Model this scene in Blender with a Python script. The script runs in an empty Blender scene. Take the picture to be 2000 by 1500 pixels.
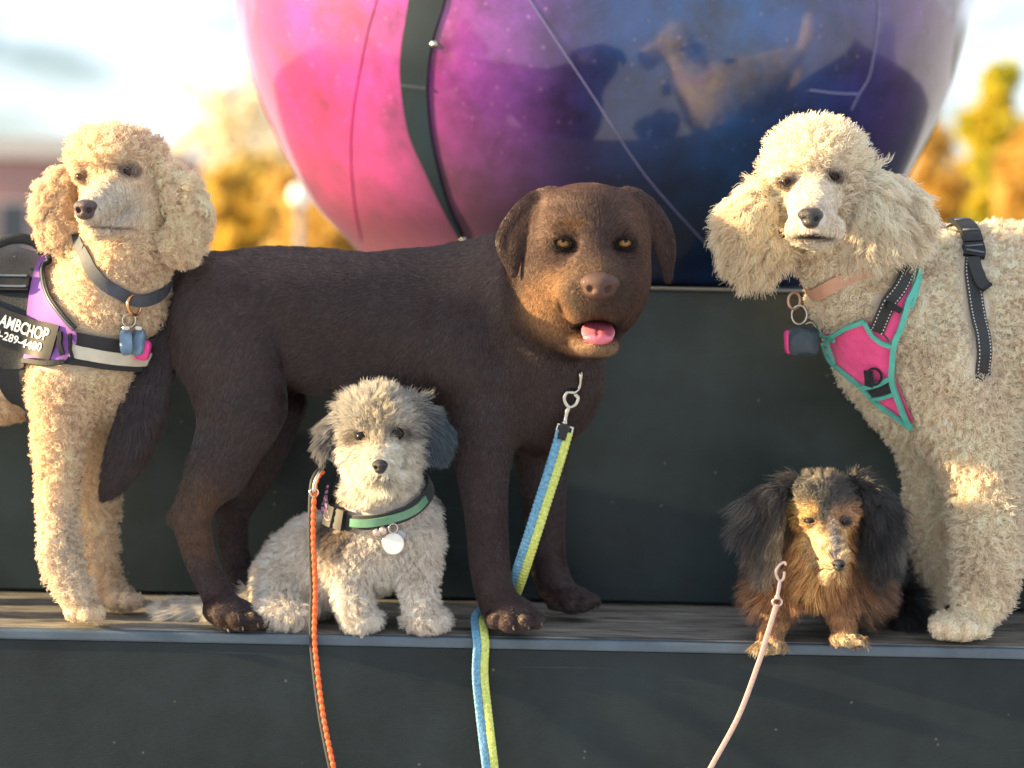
import bpy, bmesh, math, random
import numpy as np
from mathutils import Vector, Matrix, kdtree
random.seed(7)
rng = np.random.default_rng(7)
C = bpy.context.scene.collection
SC = bpy.context.scene
F32 = np.float32

# ---------------------------------------------------------------- camera
LEDGE_Z = 0.50                     # top of the lower plinth above the paving
CAM_DIST, CAM_UP, FPX = 3.0, 0.574, 3750.0
PITCH, ROLL = math.radians(3.30), math.radians(1.15)
cam_loc = Vector((0.0, -CAM_DIST, LEDGE_Z + CAM_UP))
cam_rot = Matrix.Rotation(math.radians(90) - PITCH, 3, 'X') @ Matrix.Rotation(ROLL, 3, 'Z')
cd = bpy.data.cameras.new('camera')
cam = bpy.data.objects.new('camera', cd); C.objects.link(cam)
cam.location = cam_loc; cam.rotation_euler = cam_rot.to_euler()
cd.lens = 36.0 * FPX / 2000.0; cd.sensor_width = 36.0
cd.clip_start = 0.05; cd.clip_end = 3000.0
cd.dof.use_dof = True; cd.dof.focus_distance = 2.93; cd.dof.aperture_fstop = 2.0
SC.camera = cam

# ---------------------------------------------------------------- light
SUN_DIR = Vector((-0.97, -0.045, 0.235)).normalized()      # towards the sun
sun_el = math.asin(SUN_DIR.z); sun_az = math.atan2(SUN_DIR.x, SUN_DIR.y)
sl = bpy.data.lights.new('sun', 'SUN'); so = bpy.data.objects.new('sun', sl); C.objects.link(so)
sl.energy = 5.0; sl.angle = math.radians(0.5); sl.color = (1.0, 0.74, 0.38)
so.rotation_euler = SUN_DIR.to_track_quat('Z', 'Y').to_euler(); so.location = (-6, -3, 5)
w = bpy.data.worlds.new('World'); SC.world = w; w.use_nodes = True
nt = w.node_tree; nt.nodes.clear()
def nn(t, tp, **kw):
    n = t.nodes.new(tp)
    for k, v in kw.items(): setattr(n, k, v)
    return n
sky = nn(nt, 'ShaderNodeTexSky', sky_type='NISHITA', sun_disc=False)
sky.sun_elevation = sun_el; sky.sun_rotation = sun_az; sky.air_density = 1.0; sky.dust_density = 1.5; sky.ozone_density = 2.0
geo = nn(nt, 'ShaderNodeTexCoord')
mp = nn(nt, 'ShaderNodeMapping'); mp.inputs['Scale'].default_value = (1.0, 1.0, 2.6)
nt.links.new(geo.outputs['Generated'], mp.inputs['Vector'])
cn = nn(nt, 'ShaderNodeTexNoise'); cn.inputs['Scale'].default_value = 4.2; cn.inputs['Detail'].default_value = 6; cn.inputs['Roughness'].default_value = 0.55
nt.links.new(mp.outputs['Vector'], cn.inputs['Vector'])
cr = nn(nt, 'ShaderNodeValToRGB'); cr.color_ramp.elements[0].position = 0.40; cr.color_ramp.elements[1].position = 0.60
nt.links.new(cn.outputs['Fac'], cr.inputs['Fac'])
mx = nn(nt, 'ShaderNodeMix', data_type='RGBA')
mx.inputs['B'].default_value = (7.7, 8.4, 9.3, 1)         # cloud radiance beside the Nishita sky
nt.links.new(cr.outputs['Color'], mx.inputs['Factor']); nt.links.new(sky.outputs['Color'], mx.inputs['A'])
bg = nn(nt, 'ShaderNodeBackground'); bg.inputs['Strength'].default_value = 0.055
wo = nn(nt, 'ShaderNodeOutputWorld')
nt.links.new(mx.outputs['Result'], bg.inputs['Color']); nt.links.new(bg.outputs['Background'], wo.inputs['Surface'])
SC.view_settings.view_transform = 'Standard'; SC.view_settings.look = 'None'
SC.view_settings.gamma = 1.0; SC.view_settings.use_curve_mapping = False
SC.view_settings.exposure = 1.95
try:
    SC.cycles.max_bounces = 8; SC.cycles.diffuse_bounces = 4; SC.cycles.glossy_bounces = 3
    SC.cycles.transmission_bounces = 4; SC.cycles.transparent_max_bounces = 8
    SC.cycles.use_denoising = True
    SC.cycles_curves.shape = 'RIBBONS'; SC.cycles_curves.subdivisions = 2
except Exception: pass

# ---------------------------------------------------------------- photo units
R3 = np.array(cam_rot, dtype=np.float64); CL = np.array(cam_loc)
def W(x, y, d=0.0):
    """point that the photograph shows at (x, y), standing d/1250 m behind the plinth's front edge"""
    v = R3 @ np.array([(x - 1000) / FPX, (750 - y) / FPX, -1.0])
    Y = d / 1250.0
    t = (Y - CL[1]) / v[1]
    return CL + v * t
def U(px, d=0.0): return px * (CAM_DIST + d / 1250.0) / FPX
def to_px(Pw):
    q = (np.asarray(Pw) - CL) @ R3
    return 1000 + FPX * q[..., 0] / -q[..., 2], 750 - FPX * q[..., 1] / -q[..., 2]

# ---------------------------------------------------------------- materials
def mat(name, color=(0.5, 0.5, 0.5), rough=0.6, metal=0.0, attr=None, noise=None, bump=None, coat=0.0, spec=0.5, sheen=0.0, sss=0.0):
    """procedural principled material; noise=(scale, amount) varies the colour, bump=(scale, strength, distance)"""
    m = bpy.data.materials.new(name); m.use_nodes = True
    t = m.node_tree; b = t.nodes['Principled BSDF']
    b.inputs['Base Color'].default_value = (*color, 1); b.inputs['Roughness'].default_value = rough
    b.inputs['Metallic'].default_value = metal; b.inputs['Coat Weight'].default_value = coat
    b.inputs['Specular IOR Level'].default_value = spec; b.inputs['Sheen Weight'].default_value = sheen
    if sss: b.inputs['Subsurface Weight'].default_value = sss; b.inputs['Subsurface Radius'].default_value = (0.02, 0.008, 0.005); b.inputs['Subsurface Scale'].default_value = 0.3
    tc = nn(t, 'ShaderNodeTexCoord'); src = None
    if attr:
        a = nn(t, 'ShaderNodeAttribute', attribute_name=attr); src = a.outputs['Color']
    if noise:
        n = nn(t, 'ShaderNodeTexNoise'); n.inputs['Scale'].default_value = noise[0]; n.inputs['Detail'].default_value = 6
        t.links.new(tc.outputs['Object'], n.inputs['Vector'])
        r = nn(t, 'ShaderNodeMapRange'); r.inputs['From Min'].default_value = 0.25; r.inputs['From Max'].default_value = 0.75
        r.inputs['To Min'].default_value = 1 - noise[1]; r.inputs['To Max'].default_value = 1 + noise[1]
        t.links.new(n.outputs['Fac'], r.inputs['Value'])
        v = nn(t, 'ShaderNodeVectorMath', operation='SCALE')
        if src: t.links.new(src, v.inputs[0])
        else: v.inputs[0].default_value = color
        t.links.new(r.outputs['Result'], v.inputs['Scale']); src = v.outputs['Vector']
    if src: t.links.new(src, b.inputs['Base Color'])
    if bump:
        n = nn(t, 'ShaderNodeTexNoise'); n.inputs['Scale'].default_value = bump[0]; n.inputs['Detail'].default_value = 4
        t.links.new(tc.outputs['Object'], n.inputs['Vector'])
        bp = nn(t, 'ShaderNodeBump'); bp.inputs['Strength'].default_value = bump[1]; bp.inputs['Distance'].default_value = bump[2]
        t.links.new(n.outputs['Fac'], bp.inputs['Height']); t.links.new(bp.outputs['Normal'], b.inputs['Normal'])
    return m

def hair_mat(name, rough=0.55, gloss=0.25, trans=0.25):
    """fur strands: the strand's own pigment, part of the light passing through, a soft sheen"""
    m = bpy.data.materials.new(name); m.use_nodes = True; t = m.node_tree; t.nodes.clear()
    a = nn(t, 'ShaderNodeAttribute', attribute_name='Col')
    df = nn(t, 'ShaderNodeBsdfDiffuse'); tr = nn(t, 'ShaderNodeBsdfTranslucent')
    gl = nn(t, 'ShaderNodeBsdfGlossy'); gl.inputs['Roughness'].default_value = rough
    t.links.new(a.outputs['Color'], df.inputs['Color']); t.links.new(a.outputs['Color'], tr.inputs['Color'])
    gm = nn(t, 'ShaderNodeMix', data_type='RGBA'); gm.inputs['Factor'].default_value = 0.5; gm.inputs['B'].default_value = (0.8, 0.8, 0.8, 1)
    t.links.new(a.outputs['Color'], gm.inputs['A']); t.links.new(gm.outputs['Result'], gl.inputs['Color'])
    m1 = nn(t, 'ShaderNodeMixShader'); m1.inputs[0].default_value = trans
    t.links.new(df.outputs[0], m1.inputs[1]); t.links.new(tr.outputs[0], m1.inputs[2])
    m2 = nn(t, 'ShaderNodeMixShader'); m2.inputs[0].default_value = gloss
    t.links.new(m1.outputs[0], m2.inputs[1]); t.links.new(gl.outputs[0], m2.inputs[2])
    o = nn(t, 'ShaderNodeOutputMaterial'); t.links.new(m2.outputs[0], o.inputs['Surface'])
    return m

# ---------------------------------------------------------------- object helpers
def tag(o, label=None, cat=None, group=None, kind=None):
    if label: o['label'] = label
    if cat: o['category'] = cat
    if group: o['group'] = group
    if kind: o['kind'] = kind
    return o
def empty(name, loc, label=None, cat=None, group=None):
    o = bpy.data.objects.new(name, None); C.objects.link(o); o.location = loc; o.empty_display_size = 0.05
    return tag(o, label, cat, group)
def link(name, me, m=None, parent=None, label=None):
    """link a mesh whose vertices are in world coordinates; keeps them there under a parent"""
    o = bpy.data.objects.new(name, me); C.objects.link(o)
    if m is not None:
        for q in (m if isinstance(m, (list, tuple)) else [m]): me.materials.append(q)
    if parent is not None:
        p = parent; off = Vector((0, 0, 0))
        while p is not None: off += p.location; p = p.parent
        me.transform(Matrix.Translation(-off)); o.parent = parent
    if label: o['label'] = label
    return o
def mesh_np(name, V, Fq, smooth=True):
    me = bpy.data.meshes.new(name)
    V = np.asarray(V, dtype=np.float32); Fq = np.asarray(Fq, dtype=np.int32)
    me.vertices.add(len(V)); me.vertices.foreach_set('co', V.ravel())
    k = Fq.shape[1]
    me.loops.add(Fq.size); me.loops.foreach_set('vertex_index', Fq.ravel())
    me.polygons.add(len(Fq)); me.polygons.foreach_set('loop_start', np.arange(0, Fq.size, k, dtype=np.int32))
    me.polygons.foreach_set('use_smooth', np.full(len(Fq), smooth))
    me.update(calc_edges=True); me.validate()
    return me
def bm_mesh(name, bm, smooth=True):
    me = bpy.data.meshes.new(name); bmesh.ops.recalc_face_normals(bm, faces=bm.faces[:]); bm.to_mesh(me); bm.free()
    for p in me.polygons: p.use_smooth = smooth
    return me
def box_bm(bm, lo, hi, bev=0.0):
    r = bmesh.ops.create_cube(bm, size=1.0)
    vs = r['verts']
    for v in vs:
        v.co = Vector([lo[i] + (v.co[i] + 0.5) * (hi[i] - lo[i]) for i in range(3)])
    if bev:
        es = list({e for v in vs for e in v.link_edges})
        bmesh.ops.bevel(bm, geom=es, offset=bev, segments=3, affect='EDGES', profile=0.5)
    return bm
def catmull(P, n):
    P = np.asarray(P, dtype=float); out = []
    Q = np.vstack([2 * P[0] - P[1], P, 2 * P[-1] - P[-2]])
    for i in range(len(P) - 1):
        a, b, c, d = Q[i:i + 4]
        for t in np.linspace(0, 1, n, endpoint=False):
            out.append(0.5 * (2 * b + (c - a) * t + (2 * a - 5 * b + 4 * c - d) * t * t + (3 * b - 3 * c + d - a) * t ** 3))
    out.append(P[-1]); return np.array(out)
def tube_mesh(name, pts, r, seg=10, closed=False, flat=1.0):
    """round tube along world points; r is a number or a list"""
    pts = np.asarray(pts, float); n = len(pts); rr = np.full(n, r) if np.isscalar(r) else np.asarray(r, float)
    T = np.gradient(pts, axis=0)
    if closed: T = np.roll(pts, -1, 0) - np.roll(pts, 1, 0)
    T /= np.linalg.norm(T, axis=1)[:, None] + 1e-12
    u = np.cross(T[0], [0, 0, 1.0]);
    if np.linalg.norm(u) < 1e-3: u = np.cross(T[0], [0, 1.0, 0])
    u /= np.linalg.norm(u); V = []
    for i in range(n):
        u = u - T[i] * (u @ T[i]); u /= np.linalg.norm(u) + 1e-12; v = np.cross(T[i], u)
        for s in range(seg):
            a = 2 * math.pi * s / seg; V.append(pts[i] + rr[i] * (math.cos(a) * u * flat + math.sin(a) * v))
    Fq = []; m = n if closed else n - 1
    for i in range(m):
        j = (i + 1) % n
        for s in range(seg):
            s2 = (s + 1) % seg; Fq.append((i * seg + s, i * seg + s2, j * seg + s2, j * seg + s))
    me = bpy.data.meshes.new(name)
    fs = [tuple(f) for f in Fq]
    if not closed: fs += [tuple(range(seg - 1, -1, -1)), tuple(range((n - 1) * seg, n * seg))]
    me.from_pydata([tuple(v) for v in V], [], fs); me.update()
    for p in me.polygons: p.use_smooth = True
    return me
def ring_pts(c, r, ax=(0, 1, 0), n=24, sq=1.0, rot=0.0):
    """points of a circle (or oval, sq) round axis ax"""
    ax = Vector(ax).normalized(); u = ax.cross(Vector((0, 0, 1)))
    if u.length < 1e-3: u = Vector((1, 0, 0))
    u.normalize(); v = ax.cross(u); out = []
    for i in range(n):
        a = 2 * math.pi * i / n; p = (u * math.cos(a)) * r + (v * math.sin(a)) * r * sq
        p = Matrix.Rotation(rot, 3, ax) @ p; out.append(np.array(c) + np.array(p))
    return np.array(out)

def hair_principled(name, rough=0.32, radial=0.45, coat=0.0):
    m = bpy.data.materials.new(name); m.use_nodes = True; t = m.node_tree; t.nodes.clear()
    a = nn(t, 'ShaderNodeAttribute', attribute_name='Col'); h = nn(t, 'ShaderNodeBsdfHairPrincipled', model='CHIANG', parametrization='COLOR')
    h.inputs['Roughness'].default_value = rough; h.inputs['Radial Roughness'].default_value = radial; h.inputs['Coat'].default_value = coat
    t.links.new(a.outputs['Color'], h.inputs['Color']); o = nn(t, 'ShaderNodeOutputMaterial'); t.links.new(h.outputs[0], o.inputs['Surface']); return m
m_skin = mat('coat_under', attr='Col', rough=0.8, spec=0.25)
# ================================================================ implicit bodies
def _h(ix, iy, iz, seed):
    n = (ix.astype(np.int64) * 374761393 + iy.astype(np.int64) * 668265263 + iz.astype(np.int64) * 2147483647 + seed * 1274126177) & 0xffffffff
    n = ((n ^ (n >> 13)) * 1274126177) & 0xffffffff
    return ((n ^ (n >> 16)) & 0xffff).astype(F32) / 65535.0
def vnoise(P, scale, seed=0):
    """value noise 0..1; scale in metres per cell"""
    Q = P / scale; I = np.floor(Q).astype(np.int64); f = (Q - I).astype(F32); f = f * f * (3 - 2 * f); r = 0
    for dx in (0, 1):
        wx = f[:, 0] if dx else 1 - f[:, 0]
        for dy in (0, 1):
            wy = f[:, 1] if dy else 1 - f[:, 1]
            for dz in (0, 1):
                wz = f[:, 2] if dz else 1 - f[:, 2]
                r = r + wx * wy * wz * _h(I[:, 0] + dx, I[:, 1] + dy, I[:, 2] + dz, seed)
    return r
def vnoise3(P, scale, seed=0):
    return np.stack([vnoise(P, scale, seed + i * 17) for i in range(3)], 1) * 2 - 1

from concurrent.futures import ThreadPoolExecutor
POOL = ThreadPoolExecutor(4); CHUNK = 24000
class Sdf:
    def __init__(s): s.ops = []; s.disp = None
    # -- authoring in photo units (x, y, depth d) with radii in photo pixels
    def cone(s, a, b, k=12, ys=1.0, mode='+'):
        A = W(*a[:3]); B = W(*b[:3]); ra = U(a[3], a[2]); rb = U(b[3], b[2]); k = U(k)
        cc = (A + B) / 2; R = np.linalg.norm(A - B) / 2 + max(ra, rb) * max(1, ys)
        s.ops.append(('c', mode, k, A.astype(F32), B.astype(F32), ra, rb, ys, cc.astype(F32), R)); return s
    def chain(s, pts, k=12, ys=1.0, mode='+', n=3):
        """one smooth limb along a spline through the points; its width follows the radii"""
        pts = np.array(pts, float); A = np.array([np.r_[W(*p[:3]), U(p[3], p[2])] for p in pts])
        S = catmull(A, n) if len(pts) > 2 else np.linspace(A[0], A[1], 3)
        S[:, 3] = np.maximum(S[:, 3], A[:, 3].min() * 0.8); S = S.astype(F32); c = S[:, :3].mean(0)
        R = float((np.linalg.norm(S[:, :3] - c, axis=1) + S[:, 3] * max(1, ys)).max())
        s.ops.append(('h', mode, U(k), S, None, None, None, ys, c, R)); return s
    def ball(s, x, y, d, r, k=12, mode='+'): return s.ell((x, y, d), (r, r, r), k=k, mode=mode)
    def ell(s, c, r, rot=0.0, yaw=0.0, tilt=0.0, k=12, mode='+'):
        """ellipsoid, radii (across, up, deep) in px; rot turns it in the picture (deg, anticlockwise), yaw about the vertical, tilt about x"""
        cc = W(*c); M = Matrix.Rotation(math.radians(yaw), 3, 'Z') @ Matrix.Rotation(math.radians(tilt), 3, 'X') @ Matrix.Rotation(math.radians(-rot), 3, 'Y')
        rad = np.array([U(r[0], c[2]), U(r[2], c[2]), U(r[1], c[2])])
        s.ops.append(('e', mode, U(k), cc.astype(F32), np.array(M, dtype=F32), rad.astype(F32), None, None, cc.astype(F32), float(rad.max()))); return s
    def __call__(s, P, disp=True):
        P = np.ascontiguousarray(P, dtype=F32)
        if len(P) <= CHUNK: return s.ev(P)
        return np.concatenate(list(POOL.map(s.ev, [P[i:i + CHUNK] for i in range(0, len(P), CHUNK)])))
    def ev(s, P):
        c0 = (P.min(0) + P.max(0)) / 2; r0 = float(np.sqrt(((P - c0) ** 2).sum(1).max())); far = 1e3
        D = np.full(len(P), 1e3, dtype=F32)
        for op in s.ops:
            kind, mode, k = op[0], op[1], max(op[2], 1e-5); cc, R = op[8], op[9]
            dc = math.sqrt(float(((c0 - cc) ** 2).sum())) - R
            if dc - r0 > (float(D.max()) if mode == '+' else -float(D.min())) + k: continue
            db = np.sqrt(((P - cc) ** 2).sum(1)) - R
            idx = np.nonzero(db < (D + k if mode == '+' else -D + k))[0]
            if not len(idx): continue
            Q = P[idx]
            if kind == 'c':
                A, B, ra, rb, ys = op[3:8]
                if ys != 1.0:
                    Q = Q.copy(); ym = (A[1] + B[1]) / 2; Q[:, 1] = (Q[:, 1] - ym) / ys
                    A = A.copy(); B = B.copy(); A[1] = (A[1] - ym) / ys; B[1] = (B[1] - ym) / ys
                ba = B - A; l2 = float(ba @ ba) + 1e-12; pa = Q - A
                t = np.clip(pa @ ba / l2, 0, 1); q = pa - t[:, None] * ba
                d = np.sqrt((q * q).sum(1)) - (ra + (rb - ra) * t)
            elif kind == 'h':
                S, ys = op[3], op[7]; ym = float(S[:, 1].mean()) ; d = np.full(len(Q), 1e3, F32)
                if ys != 1.0:
                    # stretch only about the local centre line: scale the offset in depth
                    pass
                for a4, b4 in zip(S[:-1], S[1:]):
                    A, B = a4[:3], b4[:3]; ba = B - A; l2 = float(ba @ ba) + 1e-12; pa = Q - A
                    t = np.clip(pa @ ba / l2, 0, 1); q = pa - t[:, None] * ba
                    if ys != 1.0: q[:, 1] /= ys
                    np.minimum(d, np.sqrt(np.einsum('ij,ij->i', q, q)) - (a4[3] + (b4[3] - a4[3]) * t), out=d)
            else:
                M, rad = op[4], op[5]
                q = (Q - op[3]) @ M; k0 = np.sqrt(((q / rad) ** 2).sum(1)) + 1e-9; k1 = np.sqrt(((q / rad ** 2) ** 2).sum(1)) + 1e-9
                d = k0 * (k0 - 1) / k1; d = np.maximum(d, -float(rad.min())) if True else d
            e = D[idx]
            if mode == '+':
                h = np.clip(0.5 + 0.5 * (e - d) / k, 0, 1); D[idx] = e + (d - e) * h - k * h * (1 - h)
            else:
                h = np.clip(0.5 - 0.5 * (e + d) / k, 0, 1); D[idx] = e + (-d - e) * h + k * h * (1 - h)
        return D
    def grad(s, P, e=0.0008):
        g = np.zeros_like(P, dtype=F32)
        for v in ((1, -1, -1), (-1, -1, 1), (-1, 1, -1), (1, 1, 1)):
            v = np.array(v, dtype=F32); g += v * s(P + v * e)[:, None]
        n = np.sqrt((g * g).sum(1))[:, None] + 1e-12
        return g / n, n[:, 0] / (4 * e)
    def onto(s, P, off=0.0, it=4):
        P = np.array(P, dtype=F32).reshape(-1, 3)
        for _ in range(it):
            g, m = s.grad(P); P = P - g * (np.clip((s(P) - off) / np.maximum(m, 0.4), -0.01, 0.01))[:, None]
        return P
    def hit(s, x, y, off=0.0, d0=-520):
        """first surface point seen through photo pixel (x, y); arrays allowed"""
        x = np.atleast_1d(np.asarray(x, float)); y = np.atleast_1d(np.asarray(y, float))
        A = np.array([W(a, b, d0) for a, b in zip(x, y)]); dr = A - CL; dr /= np.linalg.norm(dr, axis=1)[:, None]
        P = A.copy(); best = P.copy(); bd = np.full(len(P), 9.0)
        live = np.ones(len(P), bool)
        for _ in range(160):
            D = s(P) - off
            up = D < bd; best[up] = P[up]; bd[up] = D[up]
            live &= (D > 0.0003) & (P[:, 1] < 1.2)
            if not live.any(): break
            P[live] += dr[live] * np.maximum(D[live] * 0.7, 0.0003)[:, None]
        return best.astype(F32)
    def bounds(s):
        lo = np.min([o[8] - o[9] for o in s.ops if o[1] == '+'], 0); hi = np.max([o[8] + o[9] for o in s.ops if o[1] == '+'], 0)
        return lo, hi
    def mesh(s, vox=0.004, fine=None, fvox=0.0016, clip_z=None):
        """surface nets on a rectilinear grid that is finer inside the box `fine`; vertices are then slid onto the true surface"""
        lo, hi = s.bounds(); pad = 0.012; ax = []
        for i in range(3):
            v = [lo[i] - pad]
            while v[-1] < hi[i] + pad:
                st = vox
                if fine is not None:
                    g = max(fine[0][i] - v[-1], v[-1] - fine[1][i], 0.0); st = min(vox, fvox + g * 0.12)
                v.append(v[-1] + st)
            while (len(v) - 1) % 4: v.append(v[-1] + vox)
            ax.append(np.array(v, dtype=F32))
        X, Y, Z = ax; n = [len(a) for a in ax]
        G = np.stack(np.meshgrid(X[::4], Y[::4], Z[::4], indexing='ij'), -1).reshape(-1, 3)
        Cd = s(G, disp=False).reshape(len(X[::4]), len(Y[::4]), len(Z[::4]))
        sx, sy, sz = np.diff(X[::4]), np.diff(Y[::4]), np.diff(Z[::4])
        dia = np.sqrt(sx[:, None, None] ** 2 + sy[None, :, None] ** 2 + sz[None, None, :] ** 2) * 1.1 + 0.003
        cs = [Cd[i:Cd.shape[0] - 1 + i, j:Cd.shape[1] - 1 + j, k:Cd.shape[2] - 1 + k] for i in (0, 1) for j in (0, 1) for k in (0, 1)]
        mn = np.minimum.reduce([np.abs(c) for c in cs]); act = mn < dia
        V = np.repeat(np.repeat(np.repeat(np.where(Cd > 0, 1.0, -1.0).astype(F32), 4, 0), 4, 1), 4, 2)[:n[0], :n[1], :n[2]].copy()
        need = np.zeros(n, bool); bi = np.argwhere(act)
        o = np.arange(5); ii = (bi[:, 0, None] * 4 + o)[:, :, None, None]; jj = (bi[:, 1, None] * 4 + o)[:, None, :, None]; kk = (bi[:, 2, None] * 4 + o)[:, None, None, :]
        need[ii, jj, kk] = True
        idx = np.nonzero(need); blk = (idx[0] // 16) * 1000000 + (idx[1] // 16) * 1000 + idx[2] // 16; so_ = np.argsort(blk, kind='stable'); idx = tuple(q[so_] for q in idx)
        Pn = np.stack([X[idx[0]], Y[idx[1]], Z[idx[2]]], 1)
        V[idx] = s(Pn)
        neg = V < 0
        cnt = sum(neg[i:n[0] - 1 + i, j:n[1] - 1 + j, k:n[2] - 1 + k].astype(np.int8) for i in (0, 1) for j in (0, 1) for k in (0, 1))
        cells = np.argwhere((cnt > 0) & (cnt < 8)); ident = np.full([m - 1 for m in n], -1, dtype=np.int32); ident[tuple(cells.T)] = np.arange(len(cells))
        acc = np.zeros((len(cells), 3), F32); num = np.zeros(len(cells), F32)
        cor = [(i, j, k) for i in (0, 1) for j in (0, 1) for k in (0, 1)]
        for a in cor:
            for b in cor:
                if sum(abs(a[q] - b[q]) for q in range(3)) != 1 or a > b: continue
                ia = cells + a; ib = cells + b; va = V[tuple(ia.T)]; vb = V[tuple(ib.T)]; m = (va < 0) != (vb < 0)
                t = np.where(m, va / np.where(m, va - vb, 1), 0)[:, None]
                pa = np.stack([X[ia[:, 0]], Y[ia[:, 1]], Z[ia[:, 2]]], 1); pb = np.stack([X[ib[:, 0]], Y[ib[:, 1]], Z[ib[:, 2]]], 1)
                acc += np.where(m[:, None], pa + (pb - pa) * t, 0); num += m
        P = acc / num[:, None]; Fq = []
        for axis in range(3):
            sl0 = [slice(None)] * 3; sl1 = [slice(None)] * 3; sl0[axis] = slice(0, -1); sl1[axis] = slice(1, None)
            a = neg[tuple(sl0)]; b = neg[tuple(sl1)]; e = np.argwhere(a != b); u, v = (axis + 1) % 3, (axis + 2) % 3
            e = e[(e[:, u] > 0) & (e[:, v] > 0) & (e[:, u] < n[u] - 1) & (e[:, v] < n[v] - 1)]
            fl = a[tuple(e.T)]; q = []
            for du, dv in ((-1, -1), (0, -1), (0, 0), (-1, 0)):
                c = e.copy(); c[:, u] += du; c[:, v] += dv; q.append(ident[tuple(c.T)])
            q = np.stack(q, 1); q[~fl] = q[~fl][:, ::-1]; Fq.append(q)
        Fq = np.vstack(Fq); Fq = Fq[(Fq >= 0).all(1)]
        blk = np.floor(P / 0.06).astype(np.int64) + 500; so_ = np.argsort(blk[:, 0] * 1000000 + blk[:, 1] * 1000 + blk[:, 2], kind='stable'); inv_ = np.empty_like(so_); inv_[so_] = np.arange(len(so_))
        P = P[so_]; Fq = inv_[Fq]
        for _ in range(1):
            g, m = s.grad(P); P = P - g * np.clip(s(P) / np.maximum(m, 0.5), -fvox, fvox)[:, None]
        # keep the largest connected piece
        lab = np.arange(len(P), dtype=np.int64)
        for _ in range(400):
            mlab = lab[Fq].min(1); new = lab.copy()
            for c in range(4): np.minimum.at(new, Fq[:, c], mlab)
            new = new[new]
            if (new == lab).all(): break
            lab = new
        r, ct = np.unique(lab, return_counts=True); keep = lab == r[ct.argmax()]
        mp_ = np.cumsum(keep) - 1; Fq = Fq[keep[Fq].all(1)]; Fq = mp_[Fq]; P = P[keep]
        g, _ = s.grad(P)
        return P.astype(F32), Fq, g

def blob_w(P, b):
    """soft weight of a painted spot: (x, y, d, rx, ry, rd)"""
    c = W(*b[:3]).astype(F32); r = np.array([U(b[3]), U(b[5]), U(b[4])], F32)
    q = np.sqrt((((P - c) / r) ** 2).sum(1)); return 1 / (1 + np.exp((q - 1) * 7))
def paint(P, base, blobs):
    col = np.tile(np.array(base, F32), (len(P), 1))
    for b in blobs:
        w_ = blob_w(P, b[:6])[:, None] * (b[7] if len(b) > 7 else 1.0); col = col * (1 - w_) + np.array(b[6], F32) * w_
    return col
def scal(P, base, blobs):
    v = np.full(len(P), base, F32)
    for b in blobs:
        w_ = blob_w(P, b[:6]); v = v * (1 - w_) + b[6] * w_
    return v
def set_col(me, col):
    a = me.attributes.new('Col', 'FLOAT_COLOR', 'POINT'); c = np.ones((len(col), 4), F32); c[:, :3] = col; a.data.foreach_set('color', c.ravel())

def flow_field(P, N, guides):
    """comb direction: (x, y, d, dx, dy, dd) guides in photo units, blended by distance, laid onto the surface"""
    T = np.zeros_like(P)
    for g in guides:
        c = W(*g[:3]).astype(F32); v = np.array([g[3], g[5], -g[4]], F32); v /= np.linalg.norm(v) + 1e-9
        w_ = 1 / (((P - c) ** 2).sum(1) + 0.0006) ** 2; T += w_[:, None] * v
    T /= np.linalg.norm(T, axis=1)[:, None] + 1e-12
    T -= N * (T * N).sum(1)[:, None]; T /= np.linalg.norm(T, axis=1)[:, None] + 1e-6
    return T

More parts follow.
